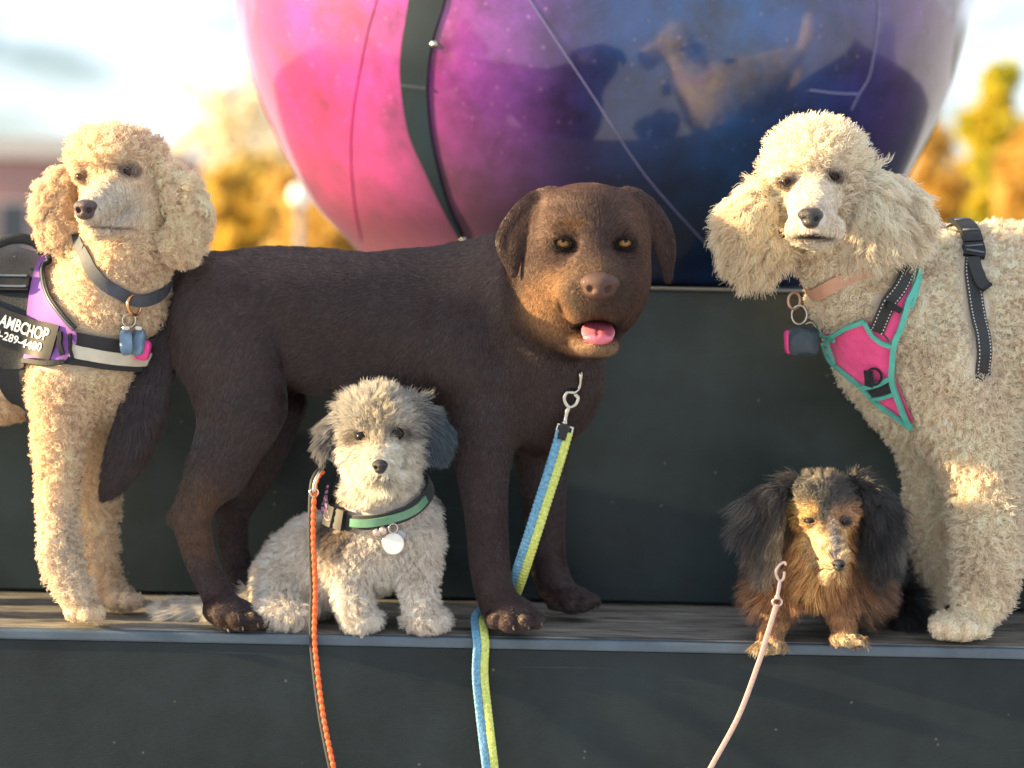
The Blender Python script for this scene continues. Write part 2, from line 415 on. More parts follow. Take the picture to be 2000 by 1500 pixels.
def fur(name, parent, m, sdf, P, Fq, N, count, length, guides, col, lay=0.8, npt=6, rad=0.0004, curl=0.0, curl_turns=2.0,
        clump=0.006, clump_w=0.6, wild=0.15, droop=0.0, density=None, tipw=0.25, seed=3, avoid=None, colvar=0.12, root_dark=0.0, spread=0.0, label=None, lift_noise=0.0):
    r = np.random.default_rng(seed)
    tri = np.vstack([Fq[:, [0, 1, 2]], Fq[:, [0, 2, 3]]])
    a = P[tri[:, 0]]; b = P[tri[:, 1]]; c = P[tri[:, 2]]
    area = 0.5 * np.linalg.norm(np.cross(b - a, c - a), axis=1); wgt = area.copy()
    cen = (a + b + c) / 3; fn = N[tri[:, 0]]
    view = CL - cen; view /= np.linalg.norm(view, axis=1)[:, None]; wgt *= np.where((fn * view).sum(1) < -0.25, 0.35, 1.0)
    if density is not None: wgt *= np.clip(density(cen), 0, None)
    cdf = np.cumsum(wgt); cdf /= cdf[-1]
    ti = np.minimum(np.searchsorted(cdf, r.random(count)), len(tri) - 1)
    u, v = r.random(count), r.random(count); sw = u + v > 1; u[sw] = 1 - u[sw]; v[sw] = 1 - v[sw]; w0 = 1 - u - v
    t = tri[ti]; root = (P[t[:, 0]] * w0[:, None] + P[t[:, 1]] * u[:, None] + P[t[:, 2]] * v[:, None]).astype(F32)
    nor = N[t[:, 0]] * w0[:, None] + N[t[:, 1]] * u[:, None] + N[t[:, 2]] * v[:, None]; nor /= np.linalg.norm(nor, axis=1)[:, None] + 1e-9; nor = nor.astype(F32)
    L = length(root) * (0.75 + 0.5 * r.random(count)).astype(F32) * (0.72 + 0.56 * vnoise(root, 0.018, seed + 9)); keep = L > 0.0012
    if avoid is not None and len(avoid[0]):
        kd = kdtree.KDTree(len(avoid[0]))
        for i, q in enumerate(avoid[0]): kd.insert(Vector(q), i)
        kd.balance(); bb0 = avoid[0].min(0) - 0.05; bb1 = avoid[0].max(0) + 0.05
        near = ((root > bb0) & (root < bb1)).all(1)
        for i in np.nonzero(near & keep)[0]:
            q, j, dist = kd.find(root[i])
            if dist < avoid[1][j]: keep[i] = False
            elif dist < avoid[1][j] + 0.012: L[i] = min(L[i], 0.006 + (dist - avoid[1][j]) * 1.2)
    root, nor, L = root[keep], nor[keep], L[keep]; n = len(root)
    T = flow_field(root, nor, guides); layv = lay(root) if callable(lay) else np.full(n, lay, F32)
    # clumps: cell of a jittered lattice; all strands of a cell share direction noise and curl phase, and lean to its centre
    cell = np.floor(root / clump + vnoise3(root, clump * 4, seed) * 0.9).astype(np.int64)
    hs = [_h(cell[:, 0], cell[:, 1], cell[:, 2], seed + q) for q in range(6)]
    key = cell[:, 0] * 73856093 ^ cell[:, 1] * 19349663 ^ cell[:, 2] * 83492791
    _, inv = np.unique(key, return_inverse=True); inv = inv.ravel()
    cnt = np.bincount(inv).astype(F32); cc = np.stack([np.bincount(inv, root[:, q]) / cnt for q in range(3)], 1).astype(F32)[inv]
    cdir = np.stack(hs[:3], 1) * 2 - 1
    ln = vnoise3(root, 0.03, seed + 5)
    dirn = nor * (1 - layv)[:, None] + T * layv[:, None] + cdir * wild + r.normal(0, 1, (n, 3)).astype(F32) * wild * 0.35 + ln * spread
    # never comb into the skin
    dn = (dirn * nor).sum(1); dirn += nor * np.maximum(0.12 - dn, 0)[:, None]
    dirn /= np.linalg.norm(dirn, axis=1)[:, None]
    e1 = np.cross(dirn, nor); e1 /= np.linalg.norm(e1, axis=1)[:, None] + 1e-6; e2 = np.cross(dirn, e1)
    ph = hs[3] * 6.283 + r.normal(0, 0.35, n); hand = np.where(hs[4] > 0.5, 1.0, -1.0); amp = curl * (0.6 + 0.8 * hs[5])
    turns = curl_turns * (0.8 + 0.4 * hs[4])
    ts = np.linspace(0, 1, npt, dtype=F32); pos = np.zeros((n, npt, 3), F32)
    for i, tt in enumerate(ts):
        p = root + dirn * (L * tt)[:, None]
        p[:, 2] -= droop * L * tt * tt
        p += (cc + dirn * (L * tt)[:, None] - p) * (np.clip(L / 0.018, 0.1, 1) * clump_w * tt)[:, None]
        if curl > 0:
            an = ph + 6.283 * turns * tt * hand; k = amp * min(1.0, tt * 3)
            p += e1 * (np.cos(an) * k)[:, None] + e2 * (np.sin(an) * k)[:, None] - (e1 * np.cos(ph)[:, None] + e2 * np.sin(ph)[:, None]) * (amp * 0 )[:, None]
        pos[:, i] = p
    # push strands that dived under the surface back out
    mid = pos[:, npt // 2:].reshape(-1, 3); dd = sdf(mid, disp=False); bad = dd < 0.0006
    if bad.any():
        g, _ = sdf.grad(mid[bad]); mid[bad] += g * (0.0015 - dd[bad])[:, None]; pos[:, npt // 2:] = mid.reshape(n, -1, 3)
    co = col(root); co = co * (1 + r.normal(0, colvar, (n, 1))) * (1 + (hs[5][:, None] - 0.5) * colvar * 1.6); co = np.clip(co, 0.002, 0.95)
    pp = parent; off = np.zeros(3)
    while pp is not None: off += np.array(pp.location); pp = pp.parent
    cv = bpy.data.hair_curves.new(name); cv.add_curves([npt] * n)
    cv.attributes['position'].data.foreach_set('vector', (pos - off.astype(F32)).ravel()) if 'position' in cv.attributes else cv.points.foreach_set('position', (pos - off.astype(F32)).ravel())
    ra = cv.attributes.get('radius') or cv.attributes.new('radius', 'FLOAT', 'POINT')
    prof = (1 - (1 - tipw) * ts ** 1.5).astype(F32); ra.data.foreach_set('value', (prof[None, :] * rad * (0.8 + 0.4 * r.random((n, 1)))).astype(F32).ravel())
    ca = cv.attributes.new('Col', 'FLOAT_COLOR', 'POINT')
    shade = (1 - root_dark * (1 - ts)).astype(F32)
    c4 = np.ones((n, npt, 4), F32); c4[:, :, :3] = co[:, None, :] * shade[None, :, None]; ca.data.foreach_set('color', c4.ravel())
    cv.materials.append(m); o = bpy.data.objects.new(name, cv); C.objects.link(o); o.parent = parent
    if label: o['label'] = label
    return o

# ---- things worn on a body: everything is laid onto the implicit surface
class Wear:
    """collects where straps lie so that the fur is kept out from under them"""
    def __init__(s): s.p = []; s.r = []
    def add(s, P, r): s.p.append(np.asarray(P, F32).reshape(-1, 3)); s.r.append(np.full(len(s.p[-1]), r, F32))
    def get(s): return (np.vstack(s.p), np.concatenate(s.r)) if s.p else (np.zeros((0, 3)), np.zeros(0))
def shell(name, Gr, th, nor):
    """thick sheet from a grid of points Gr[a, b, 3] with outward normals"""
    a, b, _ = Gr.shape; top = (Gr + nor * th / 2).reshape(-1, 3); bot = (Gr - nor * th / 2).reshape(-1, 3); V = np.vstack([top, bot]); n = a * b; Fq = []
    I = lambda i, j: i * b + j
    for i in range(a - 1):
        for j in range(b - 1):
            q = (I(i, j), I(i, j + 1), I(i + 1, j + 1), I(i + 1, j)); Fq.append(q); Fq.append(tuple(x + n for x in q[::-1]))
    for i in range(a - 1):
        for j, fl in ((0, 0), (b - 1, 1)):
            q = (I(i, j), I(i + 1, j), I(i + 1, j) + n, I(i, j) + n); Fq.append(q[::-1] if fl else q)
    for j in range(b - 1):
        for i, fl in ((0, 1), (a - 1, 0)):
            q = (I(i, j), I(i, j + 1), I(i, j + 1) + n, I(i, j) + n); Fq.append(q[::-1] if fl else q)
    me = bpy.data.meshes.new(name); me.from_pydata(V.tolist(), [], [tuple(int(x) for x in q) for q in Fq]); me.update()
    bm = bmesh.new(); bm.from_mesh(me); bmesh.ops.recalc_face_normals(bm, faces=bm.faces[:]); bm.to_mesh(me); bm.free()
    for p in me.polygons: p.use_smooth = True
    me.set_sharp_from_angle(angle=math.radians(50))
    return me
def band(sdf, pts, width, off=6, th=3, n=10, m_=6, wear=None, smooth_it=2, name='strap', sink=0):
    """strap along points: each is (x, y) = seen surface point, or (x, y, d) = point slid onto the surface; width in px (number or list)"""
    Q = []
    for p in pts: Q.append(sdf.hit(p[0], p[1])[0] if len(p) == 2 else sdf.onto(W(*p), 0.0, 12)[0])
    path = catmull(Q, n); path = sdf.onto(path, U(off), 5)
    for _ in range(smooth_it): path[1:-1] = (path[:-2] + 2 * path[1:-1] + path[2:]) / 4
    T = np.gradient(path, axis=0); T /= np.linalg.norm(T, axis=1)[:, None] + 1e-9; g, _ = sdf.grad(path.astype(F32))
    for _ in range(4): g[1:-1] = (g[:-2] + g[1:-1] + g[2:]); g /= np.linalg.norm(g, axis=1)[:, None]
    B = np.cross(T, g); B /= np.linalg.norm(B, axis=1)[:, None] + 1e-9
    wd = np.full(len(path), width) if np.isscalar(width) else np.interp(np.linspace(0, 1, len(path)), np.linspace(0, 1, len(width)), width)
    Gr = np.stack([path + B * (U(1) * wd * s)[:, None] for s in np.linspace(-0.5, 0.5, m_)], 1)
    sh = Gr.shape; d = sdf(Gr.reshape(-1, 3)).reshape(sh[:2]); need = np.maximum(U(off) * 0.8 - d, 0); Gr = Gr + g[:, None, :] * need[..., None]
    kw = len(path)
    if sink:      # the far end slips under the coat
        q_ = np.clip((np.linspace(0, 1, len(path)) - 0.78) / 0.22, 0, 1); dv = -g * (q_ * U(sink))[:, None]; Gr = Gr + dv[:, None, :]; path = path + dv; kw = int(len(path) * 0.84)
    if wear is not None: wear.add(Gr[:kw].reshape(-1, 3), U(off) + 0.0012)
    nor = np.repeat(g[:, None, :], m_, 1)
    return shell(name, Gr, U(th), nor), path, g, B
def patch(sdf, left, right, off=6, th=3, a=24, b=14, wear=None, name='panel', smooth_it=3):
    """cloth panel between two polylines given in photo pixels"""
    L_ = catmull(np.array(left, float), 8); R_ = catmull(np.array(right, float), 8)
    def rs(P, n):
        s_ = np.r_[0, np.cumsum(np.linalg.norm(np.diff(P, axis=0), axis=1))]; t = np.linspace(0, s_[-1], n); return np.stack([np.interp(t, s_, P[:, i]) for i in range(P.shape[1])], 1)
    L_ = rs(L_, a); R_ = rs(R_, a); px = np.stack([L_ + (R_ - L_) * t for t in np.linspace(0, 1, b)], 1)
    H = sdf.hit(px[..., 0].ravel(), px[..., 1].ravel()); Gr = sdf.onto(H, U(off), 4).reshape(a, b, 3)
    for _ in range(smooth_it):
        Gr[1:-1, 1:-1] = (Gr[:-2, 1:-1] + Gr[2:, 1:-1] + Gr[1:-1, :-2] + Gr[1:-1, 2:]) / 4
    d = sdf(Gr.reshape(-1, 3)).reshape(a, b); g, _ = sdf.grad(Gr.reshape(-1, 3)); g = g.reshape(a, b, 3)
    Gr = Gr + g * np.maximum(U(off) * 0.7 - d, 0)[..., None]
    if wear is not None: wear.add(Gr.reshape(-1, 3), U(off) + 0.0012)
    return shell(name, Gr, U(th), g), Gr, g
def ball_eye(parent, c, r, look, iris=(0.02, 0.01, 0.006), pupil_r=0.45, iris_r=0.85, white=(0.25, 0.2, 0.18)):
    """eyeball: white, iris and pupil are zones of one sphere; a clear wet cornea lies over them"""
    look = Vector(look).normalized(); bm = bmesh.new(); bmesh.ops.create_uvsphere(bm, u_segments=40, v_segments=48, radius=r)
    q = look.to_track_quat('Z', 'Y')
    for f in bm.faces:
        ang = Vector((0, 0, 1)).angle(f.calc_center_median()); f.material_index = 2 if ang < pupil_r * 0.9 else (1 if ang < iris_r else 0)
    for v in bm.verts: v.co = q @ v.co + Vector(c)
    me = bm_mesh('eye', bm)
    return link('eye', me, [eye_mat(white, 'w'), eye_mat(iris, 'i'), eye_mat((0.003, 0.003, 0.003), 'p')], parent)
_em = {}
def eye_mat(c, k):
    key = (tuple(c), k)
    if key not in _em: _em[key] = mat('eye_' + {'w': 'white', 'i': 'iris', 'p': 'pupil'}[k], c, rough=0.09, coat=0.0, spec=0.35, noise=(400, 0.35) if k == 'i' else None)
    return _em[key]
# ================================================================ setting
from mathutils.bvhtree import BVHTree
def plain(name, size_lo, size_hi, m, bev=0.0, parent=None, kind=None):
    bm = box_bm(bmesh.new(), size_lo, size_hi, bev); o = link(name, bm_mesh(name, bm, False), m, parent)
    return tag(o, kind=kind)
m_pave = mat('paving', (0.37, 0.385, 0.41), 0.9, noise=(1.2, 0.25), bump=(40, 0.4, 0.01))
bm = bmesh.new(); bmesh.ops.create_grid(bm, x_segments=2, y_segments=2, size=900)
tag(link('ground', bm_mesh('ground', bm, False), m_pave), kind='structure')

# painted timber of the two-step plinth
def plinth_mat(name, c, rough, dust):
    m = mat(name, c, rough, spec=0.32); t = m.node_tree; b = t.nodes['Principled BSDF']; tc = nn(t, 'ShaderNodeTexCoord')
    n1 = nn(t, 'ShaderNodeTexNoise'); n1.inputs['Scale'].default_value = 3.0; n1.inputs['Detail'].default_value = 8; n1.inputs['Roughness'].default_value = 0.65
    n2 = nn(t, 'ShaderNodeTexNoise'); n2.inputs['Scale'].default_value = 90; n2.inputs['Detail'].default_value = 3
    ms = nn(t, 'ShaderNodeMapping'); ms.inputs['Scale'].default_value = (1, 1, 9)
    t.links.new(tc.outputs['Object'], n1.inputs['Vector']); t.links.new(tc.outputs['Object'], ms.inputs['Vector']); t.links.new(ms.outputs['Vector'], n2.inputs['Vector'])
    r = nn(t, 'ShaderNodeValToRGB'); r.color_ramp.elements[0].color = (*[x * 0.55 for x in c], 1); r.color_ramp.elements[1].color = (*[min(1, x * 2.2 + 0.004) for x in c], 1)
    r.color_ramp.elements[0].position = 0.3; r.color_ramp.elements[1].position = 0.75
    t.links.new(n1.outputs['Fac'], r.inputs['Fac'])
    v = nn(t, 'ShaderNodeTexVoronoi'); v.inputs['Scale'].default_value = 26; v.inputs['Randomness'].default_value = 1
    t.links.new(tc.outputs['Object'], v.inputs['Vector'])
    lt = nn(t, 'ShaderNodeMapRange'); lt.inputs['From Min'].default_value = 0.075; lt.inputs['From Max'].default_value = 0.03; lt.inputs['To Max'].default_value = dust
    t.links.new(v.outputs['Distance'], lt.inputs['Value'])
    mx = nn(t, 'ShaderNodeMix', data_type='RGBA'); mx.inputs['B'].default_value = (0.2, 0.19, 0.17, 1)
    t.links.new(lt.outputs['Result'], mx.inputs['Factor']); t.links.new(r.outputs['Color'], mx.inputs['A']); t.links.new(mx.outputs['Result'], b.inputs['Base Color'])
    sm = nn(t, 'ShaderNodeMapping'); sm.inputs['Scale'].default_value = (1.1, 1, 60); sm.inputs['Rotation'].default_value = (0, 0.12, 0); t.links.new(tc.outputs['Object'], sm.inputs['Vector'])
    sn = nn(t, 'ShaderNodeTexNoise'); sn.inputs['Scale'].default_value = 2.2; sn.inputs['Detail'].default_value = 6; t.links.new(sm.outputs['Vector'], sn.inputs['Vector'])
    sr = nn(t, 'ShaderNodeMapRange'); sr.inputs['From Min'].default_value = 0.66; sr.inputs['From Max'].default_value = 0.76; sr.inputs['To Max'].default_value = 0.16; t.links.new(sn.outputs['Fac'], sr.inputs['Value'])
    m3 = nn(t, 'ShaderNodeMix', data_type='RGBA'); m3.inputs['B'].default_value = (0.16, 0.18, 0.19, 1); t.links.new(sr.outputs['Result'], m3.inputs['Factor']); t.links.new(mx.outputs['Result'], m3.inputs['A']); t.links.new(m3.outputs['Result'], b.inputs['Base Color'])
    rr = nn(t, 'ShaderNodeMapRange'); rr.inputs['To Min'].default_value = rough - 0.1; rr.inputs['To Max'].default_value = rough + 0.2
    t.links.new(n1.outputs['Fac'], rr.inputs['Value']); t.links.new(rr.outputs['Result'], b.inputs['Roughness'])
    bp = nn(t, 'ShaderNodeBump'); bp.inputs['Strength'].default_value = 0.25; bp.inputs['Distance'].default_value = 0.002
    t.links.new(n2.outputs['Fac'], bp.inputs['Height']); t.links.new(bp.outputs['Normal'], b.inputs['Normal'])
    return m
m_face = plinth_mat('dark_painted_board', (0.012, 0.022, 0.026), 0.34, 0.5)
m_front = plinth_mat('front_painted_board', (0.010, 0.0165, 0.0195), 0.5, 0.5)
m_edge = mat('edge_strip_paint', (0.080, 0.112, 0.148), 0.38, noise=(14, 0.3), bump=(60, 0.2, 0.001))
# weathered deck boards
m_deck = mat('weathered_deck', (0.10, 0.093, 0.082), 0.6); t = m_deck.node_tree; b = t.nodes['Principled BSDF']; tc = nn(t, 'ShaderNodeTexCoord')
ms = nn(t, 'ShaderNodeMapping'); ms.inputs['Scale'].default_value = (5, 34, 20); n1 = nn(t, 'ShaderNodeTexNoise'); n1.inputs['Scale'].default_value = 1.6; n1.inputs['Detail'].default_value = 9; n1.inputs['Distortion'].default_value = 1.2
t.links.new(tc.outputs['Object'], ms.inputs['Vector']); t.links.new(ms.outputs['Vector'], n1.inputs['Vector'])
r = nn(t, 'ShaderNodeValToRGB'); r.color_ramp.elements[0].position = 0.32; r.color_ramp.elements[0].color = (0.05, 0.052, 0.052, 1); r.color_ramp.elements[1].position = 0.7; r.color_ramp.elements[1].color = (0.36, 0.33, 0.29, 1)
t.links.new(n1.outputs['Fac'], r.inputs['Fac']); t.links.new(r.outputs['Color'], b.inputs['Base Color'])
bp = nn(t, 'ShaderNodeBump'); bp.inputs['Strength'].default_value = 0.4; bp.inputs['Distance'].default_value = 0.003; t.links.new(n1.outputs['Fac'], bp.inputs['Height']); t.links.new(bp.outputs['Normal'], b.inputs['Normal'])

LX0, LX1, LD = -2.4, 2.6, 0.325
lp = empty('lower_plinth', (0, 0, 0), 'dark painted lower step that all five dogs stand or sit on', 'plinth')
plain('front_board', (LX0, 0.0, 0.0), (LX1, 0.03, LEDGE_Z - 0.018), m_front, 0.002, lp)
plain('edge_strip', (LX0, -0.004, LEDGE_Z - 0.018), (LX1, 0.012, LEDGE_Z - 0.001), m_edge, 0.004, lp)
plain('deck_board', (LX0, 0.0125, LEDGE_Z - 0.02), (LX1, 0.60, LEDGE_Z), m_deck, 0.002, lp)
plain('core', (LX0 + 0.01, 0.032, 0.0), (LX1 - 0.01, 2.9, LEDGE_Z - 0.022), m_front, 0.0, lp)
UTOP = float(W(1380, 566, LD * 1250)[2])
up = empty('upper_plinth', (0, LD, LEDGE_Z), 'dark satin upper box rising behind the dogs under the painted sculpture', 'plinth')
plain('face_board', (LX0, LD, LEDGE_Z + 0.007), (LX1, LD + 0.02, UTOP - 0.004), m_face, 0.0015, up)
plain('top_board', (LX0, LD - 0.002, UTOP - 0.0035), (LX1, LD + 2.5, UTOP), mat('top_paint', (0.02, 0.026, 0.028), 0.8), 0.0012, up)
plain('box_core', (LX0 + 0.01, LD + 0.022, LEDGE_Z + 0.001), (LX1 - 0.01, LD + 2.48, UTOP - 0.005), m_front, 0.0, up)

# ---------------------------------------------------------------- the painted sculpture on the upper plinth
SD = 1500
prof = [(562, 415), (548, 432), (520, 450), (478, 487), (430, 538), (385, 573), (340, 600), (285, 630), (230, 657), (180, 678), (130, 693), (60, 710), (0, 718), (-100, 722), (-250, 705), (-380, 650), (-480, 570), (-560, 460), (-610, 340), (-640, 220), (-645, 110), (-625, 30), (-600, 1)]
cxp = 1168; axis_x = float(W(cxp, 300, SD)[0]); axis_y = SD / 1250
zr = [(float(W(cxp, y, SD)[2]), (CAM_DIST + axis_y) * math.sin(math.atan(hw / FPX))) for y, hw in prof]
zr[0] = (UTOP + 0.004, zr[0][1])
PR = catmull(np.array(zr), 5); NS = 192
SV = [(axis_x + r_ * math.sin(a), axis_y - r_ * math.cos(a), z_) for z_, r_ in PR for a in np.linspace(0, 2 * math.pi, NS, endpoint=False)]
SF = [(i * NS + s, i * NS + (s + 1) % NS, (i + 1) * NS + (s + 1) % NS, (i + 1) * NS + s) for i in range(len(PR) - 1) for s in range(NS)] + [tuple(range(NS - 1, -1, -1)), tuple(range((len(PR) - 1) * NS, len(PR) * NS))]
sbvh = BVHTree.FromPolygons([Vector(v) for v in SV], SF)
def s_hit(x, y):
    o = Vector(CL); dr = (Vector(W(x, y, 0)) - o).normalized(); h = sbvh.ray_cast(o, dr)
    return (np.array(h[0]), np.array(h[1])) if h[0] is not None else (None, None)
sc = empty('painted_sculpture', (axis_x, axis_y, UTOP), 'huge glossy rounded sculpture airbrushed pink, purple and deep blue on the upper box', 'sculpture')
ms_ = bpy.data.materials.new('airbrushed_gloss'); ms_.use_nodes = True; t = ms_.node_tree; b = t.nodes['Principled BSDF']
tc = nn(t, 'ShaderNodeTexCoord'); sep = nn(t, 'ShaderNodeSeparateXYZ')
wn = nn(t, 'ShaderNodeTexNoise'); wn.inputs['Scale'].default_value = 2.6; wn.inputs['Detail'].default_value = 7; wn.inputs['Roughness'].default_value = 0.6
t.links.new(tc.outputs['Object'], wn.inputs['Vector']); t.links.new(tc.outputs['Object'], sep.inputs['Vector'])
ma = nn(t, 'ShaderNodeMath', operation='MULTIPLY_ADD'); ma.inputs[1].default_value = 0.22; t.links.new(wn.outputs['Fac'], ma.inputs[0]); t.links.new(sep.outputs['X'], ma.inputs[2])
mr = nn(t, 'ShaderNodeMapRange'); mr.inputs['From Min'].default_value = -0.68; mr.inputs['From Max'].default_value = 0.90
t.links.new(ma.outputs[0], mr.inputs['Value'])
rp = nn(t, 'ShaderNodeValToRGB'); els = rp.color_ramp.elements
stops = [(0.0, (0.42, 0.008, 0.12)), (0.12, (0.60, 0.006, 0.20)), (0.20, (0.52, 0.014, 0.28)), (0.27, (0.36, 0.03, 0.30)), (0.34, (0.17, 0.035, 0.28)), (0.42, (0.07, 0.03, 0.22)), (0.50, (0.008, 0.06, 0.24)), (0.64, (0.001, 0.085, 0.30)), (0.76, (0.015, 0.035, 0.20)), (0.86, (0.09, 0.03, 0.19)), (1.0, (0.15, 0.06, 0.11))]
els[0].position, els[0].color = stops[0][0], (*stops[0][1], 1); els[1].position, els[1].color = stops[-1][0], (*stops[-1][1], 1)
for p_, c_ in stops[1:-1]:
    e = els.new(p_); e.color = (*c_, 1)
t.links.new(mr.outputs['Result'], rp.inputs['Fac'])
# mist and speckle sprayed over the base colours
n2 = nn(t, 'ShaderNodeTexNoise'); n2.inputs['Scale'].default_value = 7; n2.inputs['Detail'].default_value = 9; n2.inputs['Roughness'].default_value = 0.7; t.links.new(tc.outputs['Object'], n2.inputs['Vector'])
r2 = nn(t, 'ShaderNodeMapRange'); r2.inputs['From Min'].default_value = 0.35; r2.inputs['From Max'].default_value = 0.75; r2.inputs['To Min'].default_value = 0.38; r2.inputs['To Max'].default_value = 1.75; t.links.new(n2.outputs['Fac'], r2.inputs['Value'])
vs = nn(t, 'ShaderNodeVectorMath', operation='SCALE'); t.links.new(rp.outputs['Color'], vs.inputs[0]); t.links.new(r2.outputs['Result'], vs.inputs['Scale'])
vo = nn(t, 'ShaderNodeTexVoronoi'); vo.inputs['Scale'].default_value = 34; t.links.new(tc.outputs['Object'], vo.inputs['Vector'])
r3 = nn(t, 'ShaderNodeMapRange'); r3.inputs['From Min'].default_value = 0.16; r3.inputs['From Max'].default_value = 0.03; r3.inputs['To Max'].default_value = 0.22; t.links.new(vo.outputs['Distance'], r3.inputs['Value'])
mx = nn(t, 'ShaderNodeMix', data_type='RGBA'); mx.inputs['B'].default_value = (0.75, 0.45, 0.75, 1); t.links.new(r3.outputs['Result'], mx.inputs['Factor']); t.links.new(vs.outputs['Vector'], mx.inputs['A'])
# dark reflections and shade near the foot, painted in as plum and navy
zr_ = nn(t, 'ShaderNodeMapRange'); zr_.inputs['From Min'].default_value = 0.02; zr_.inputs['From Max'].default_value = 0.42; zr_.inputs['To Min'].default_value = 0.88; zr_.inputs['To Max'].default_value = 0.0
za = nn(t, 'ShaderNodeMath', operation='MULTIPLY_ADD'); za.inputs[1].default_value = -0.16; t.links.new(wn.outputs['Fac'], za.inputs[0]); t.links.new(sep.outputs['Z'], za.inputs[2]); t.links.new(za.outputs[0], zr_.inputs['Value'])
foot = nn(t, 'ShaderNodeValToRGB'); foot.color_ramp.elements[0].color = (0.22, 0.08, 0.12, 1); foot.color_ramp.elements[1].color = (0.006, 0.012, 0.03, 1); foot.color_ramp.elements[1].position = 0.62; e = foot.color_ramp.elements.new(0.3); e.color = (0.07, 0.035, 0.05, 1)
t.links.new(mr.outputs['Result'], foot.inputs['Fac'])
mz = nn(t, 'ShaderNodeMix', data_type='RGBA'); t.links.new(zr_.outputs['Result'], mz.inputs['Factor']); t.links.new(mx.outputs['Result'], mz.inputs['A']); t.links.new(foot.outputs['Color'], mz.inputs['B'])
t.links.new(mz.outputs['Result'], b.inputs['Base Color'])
b.inputs['Roughness'].default_value = 0.32; b.inputs['Coat Weight'].default_value = 1.0; b.inputs['Coat Roughness'].default_value = 0.07; b.inputs['Coat IOR'].default_value = 1.68
bp = nn(t, 'ShaderNodeBump'); bp.inputs['Strength'].default_value = 0.12; bp.inputs['Distance'].default_value = 0.03
n3 = nn(t, 'ShaderNodeTexNoise'); n3.inputs['Scale'].default_value = 3.2; n3.inputs['Detail'].default_value = 2; t.links.new(tc.outputs['Object'], n3.inputs['Vector']); t.links.new(n3.outputs['Fac'], bp.inputs['Height']); t.links.new(bp.outputs['Normal'], b.inputs['Coat Normal'])
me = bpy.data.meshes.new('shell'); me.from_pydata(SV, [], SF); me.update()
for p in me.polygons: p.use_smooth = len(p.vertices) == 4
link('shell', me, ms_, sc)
def s_strip(name, left, right, m, th=0.006, n=60, b_=6):
    L_ = catmull(np.array(left, float), 10); R_ = catmull(np.array(right, float), 10)
    i1 = np.linspace(0, len(L_) - 1, n); i2 = np.linspace(0, len(R_) - 1, n)
    g = []; nr = []
    for u in range(n):
        a_ = [np.interp(i1[u], range(len(L_)), L_[:, k]) for k in (0, 1)]; c_ = [np.interp(i2[u], range(len(R_)), R_[:, k]) for k in (0, 1)]
        row = []; rn = []
        for s_ in np.linspace(0, 1, b_):
            h, nn_ = s_hit(a_[0] + (c_[0] - a_[0]) * s_, a_[1] + (c_[1] - a_[1]) * s_)
            row.append(h); rn.append(nn_)
        g.append(row); nr.append(rn)
    g = np.array(g); nr = np.array(nr); nr *= np.sign((nr * (CL - g)).sum(-1))[..., None]
    return link(name, shell(name, g + nr * 0.002, th, nr), m, sc)
m_band = mat('teal_metal_band', (0.003, 0.014, 0.028), 0.6, noise=(9, 0.3), spec=0.25)
s_strip('metal_band', [(818, -160), (800, 0), (785, 100), (785, 170), (800, 260), (830, 330), (868, 410), (903, 473)], [(905, -160), (870, 0), (846, 80), (836, 160), (840, 240), (852, 310), (874, 392), (909, 471)], m_band)
m_seam = mat('seam_dark', (0.02, 0.035, 0.06), 0.5)
s_strip('band_joint', [(786, 162), (786, 167)], [(836, 168), (836, 173)], m_seam, th=0.012, n=3)
def s_line(name, pts, r, m, off=0.0005):
    P_ = []
    for x, y in catmull(np.array(pts, float), 14):
        h, n_ = s_hit(x, y)
        if h is not None: P_.append(h + n_ * np.sign(n_ @ (CL - h)) * off)
    return link(name, tube_mesh(name, P_, r, 6), m, sc)
m_weld = mat('weld_line', (0.16, 0.16, 0.34), 0.3, coat=0.6); m_pinkseam = mat('pink_seam', (0.45, 0.03, 0.22), 0.3, coat=1.0)
s_line('weld_seam', [(1000, -60), (1045, 15), (1160, 190), (1262, 345), (1400, 500), (1450, 555)], 0.0015, m_weld)
s_line('panel_seam', [(745, -60), (735, 0), (718, 60), (700, 150), (688, 230), (685, 310), (692, 400), (705, 470)], 0.0017, m_pinkseam)
s_line('panel_seam', [(1580, 176), (1630, 182), (1675, 184)], 0.0022, m_weld)
s_line('panel_seam', [(1662, 215), (1678, 183), (1698, 145), (1712, 60), (1716, -40)], 0.0022, m_weld)
m_boltm = mat('bolt_steel', (0.7, 0.66, 0.55), 0.2, metal=1.0)
for x, y in ((848, 86), (905, 468)):
    h, n_ = s_hit(x, y); bm = bmesh.new(); bmesh.ops.create_uvsphere(bm, u_segments=12, v_segments=8, radius=0.008)
    for v in bm.verts: v.co = v.co + Vector(h)
    link('bolt', bm_mesh('bolt', bm), m_boltm, sc)

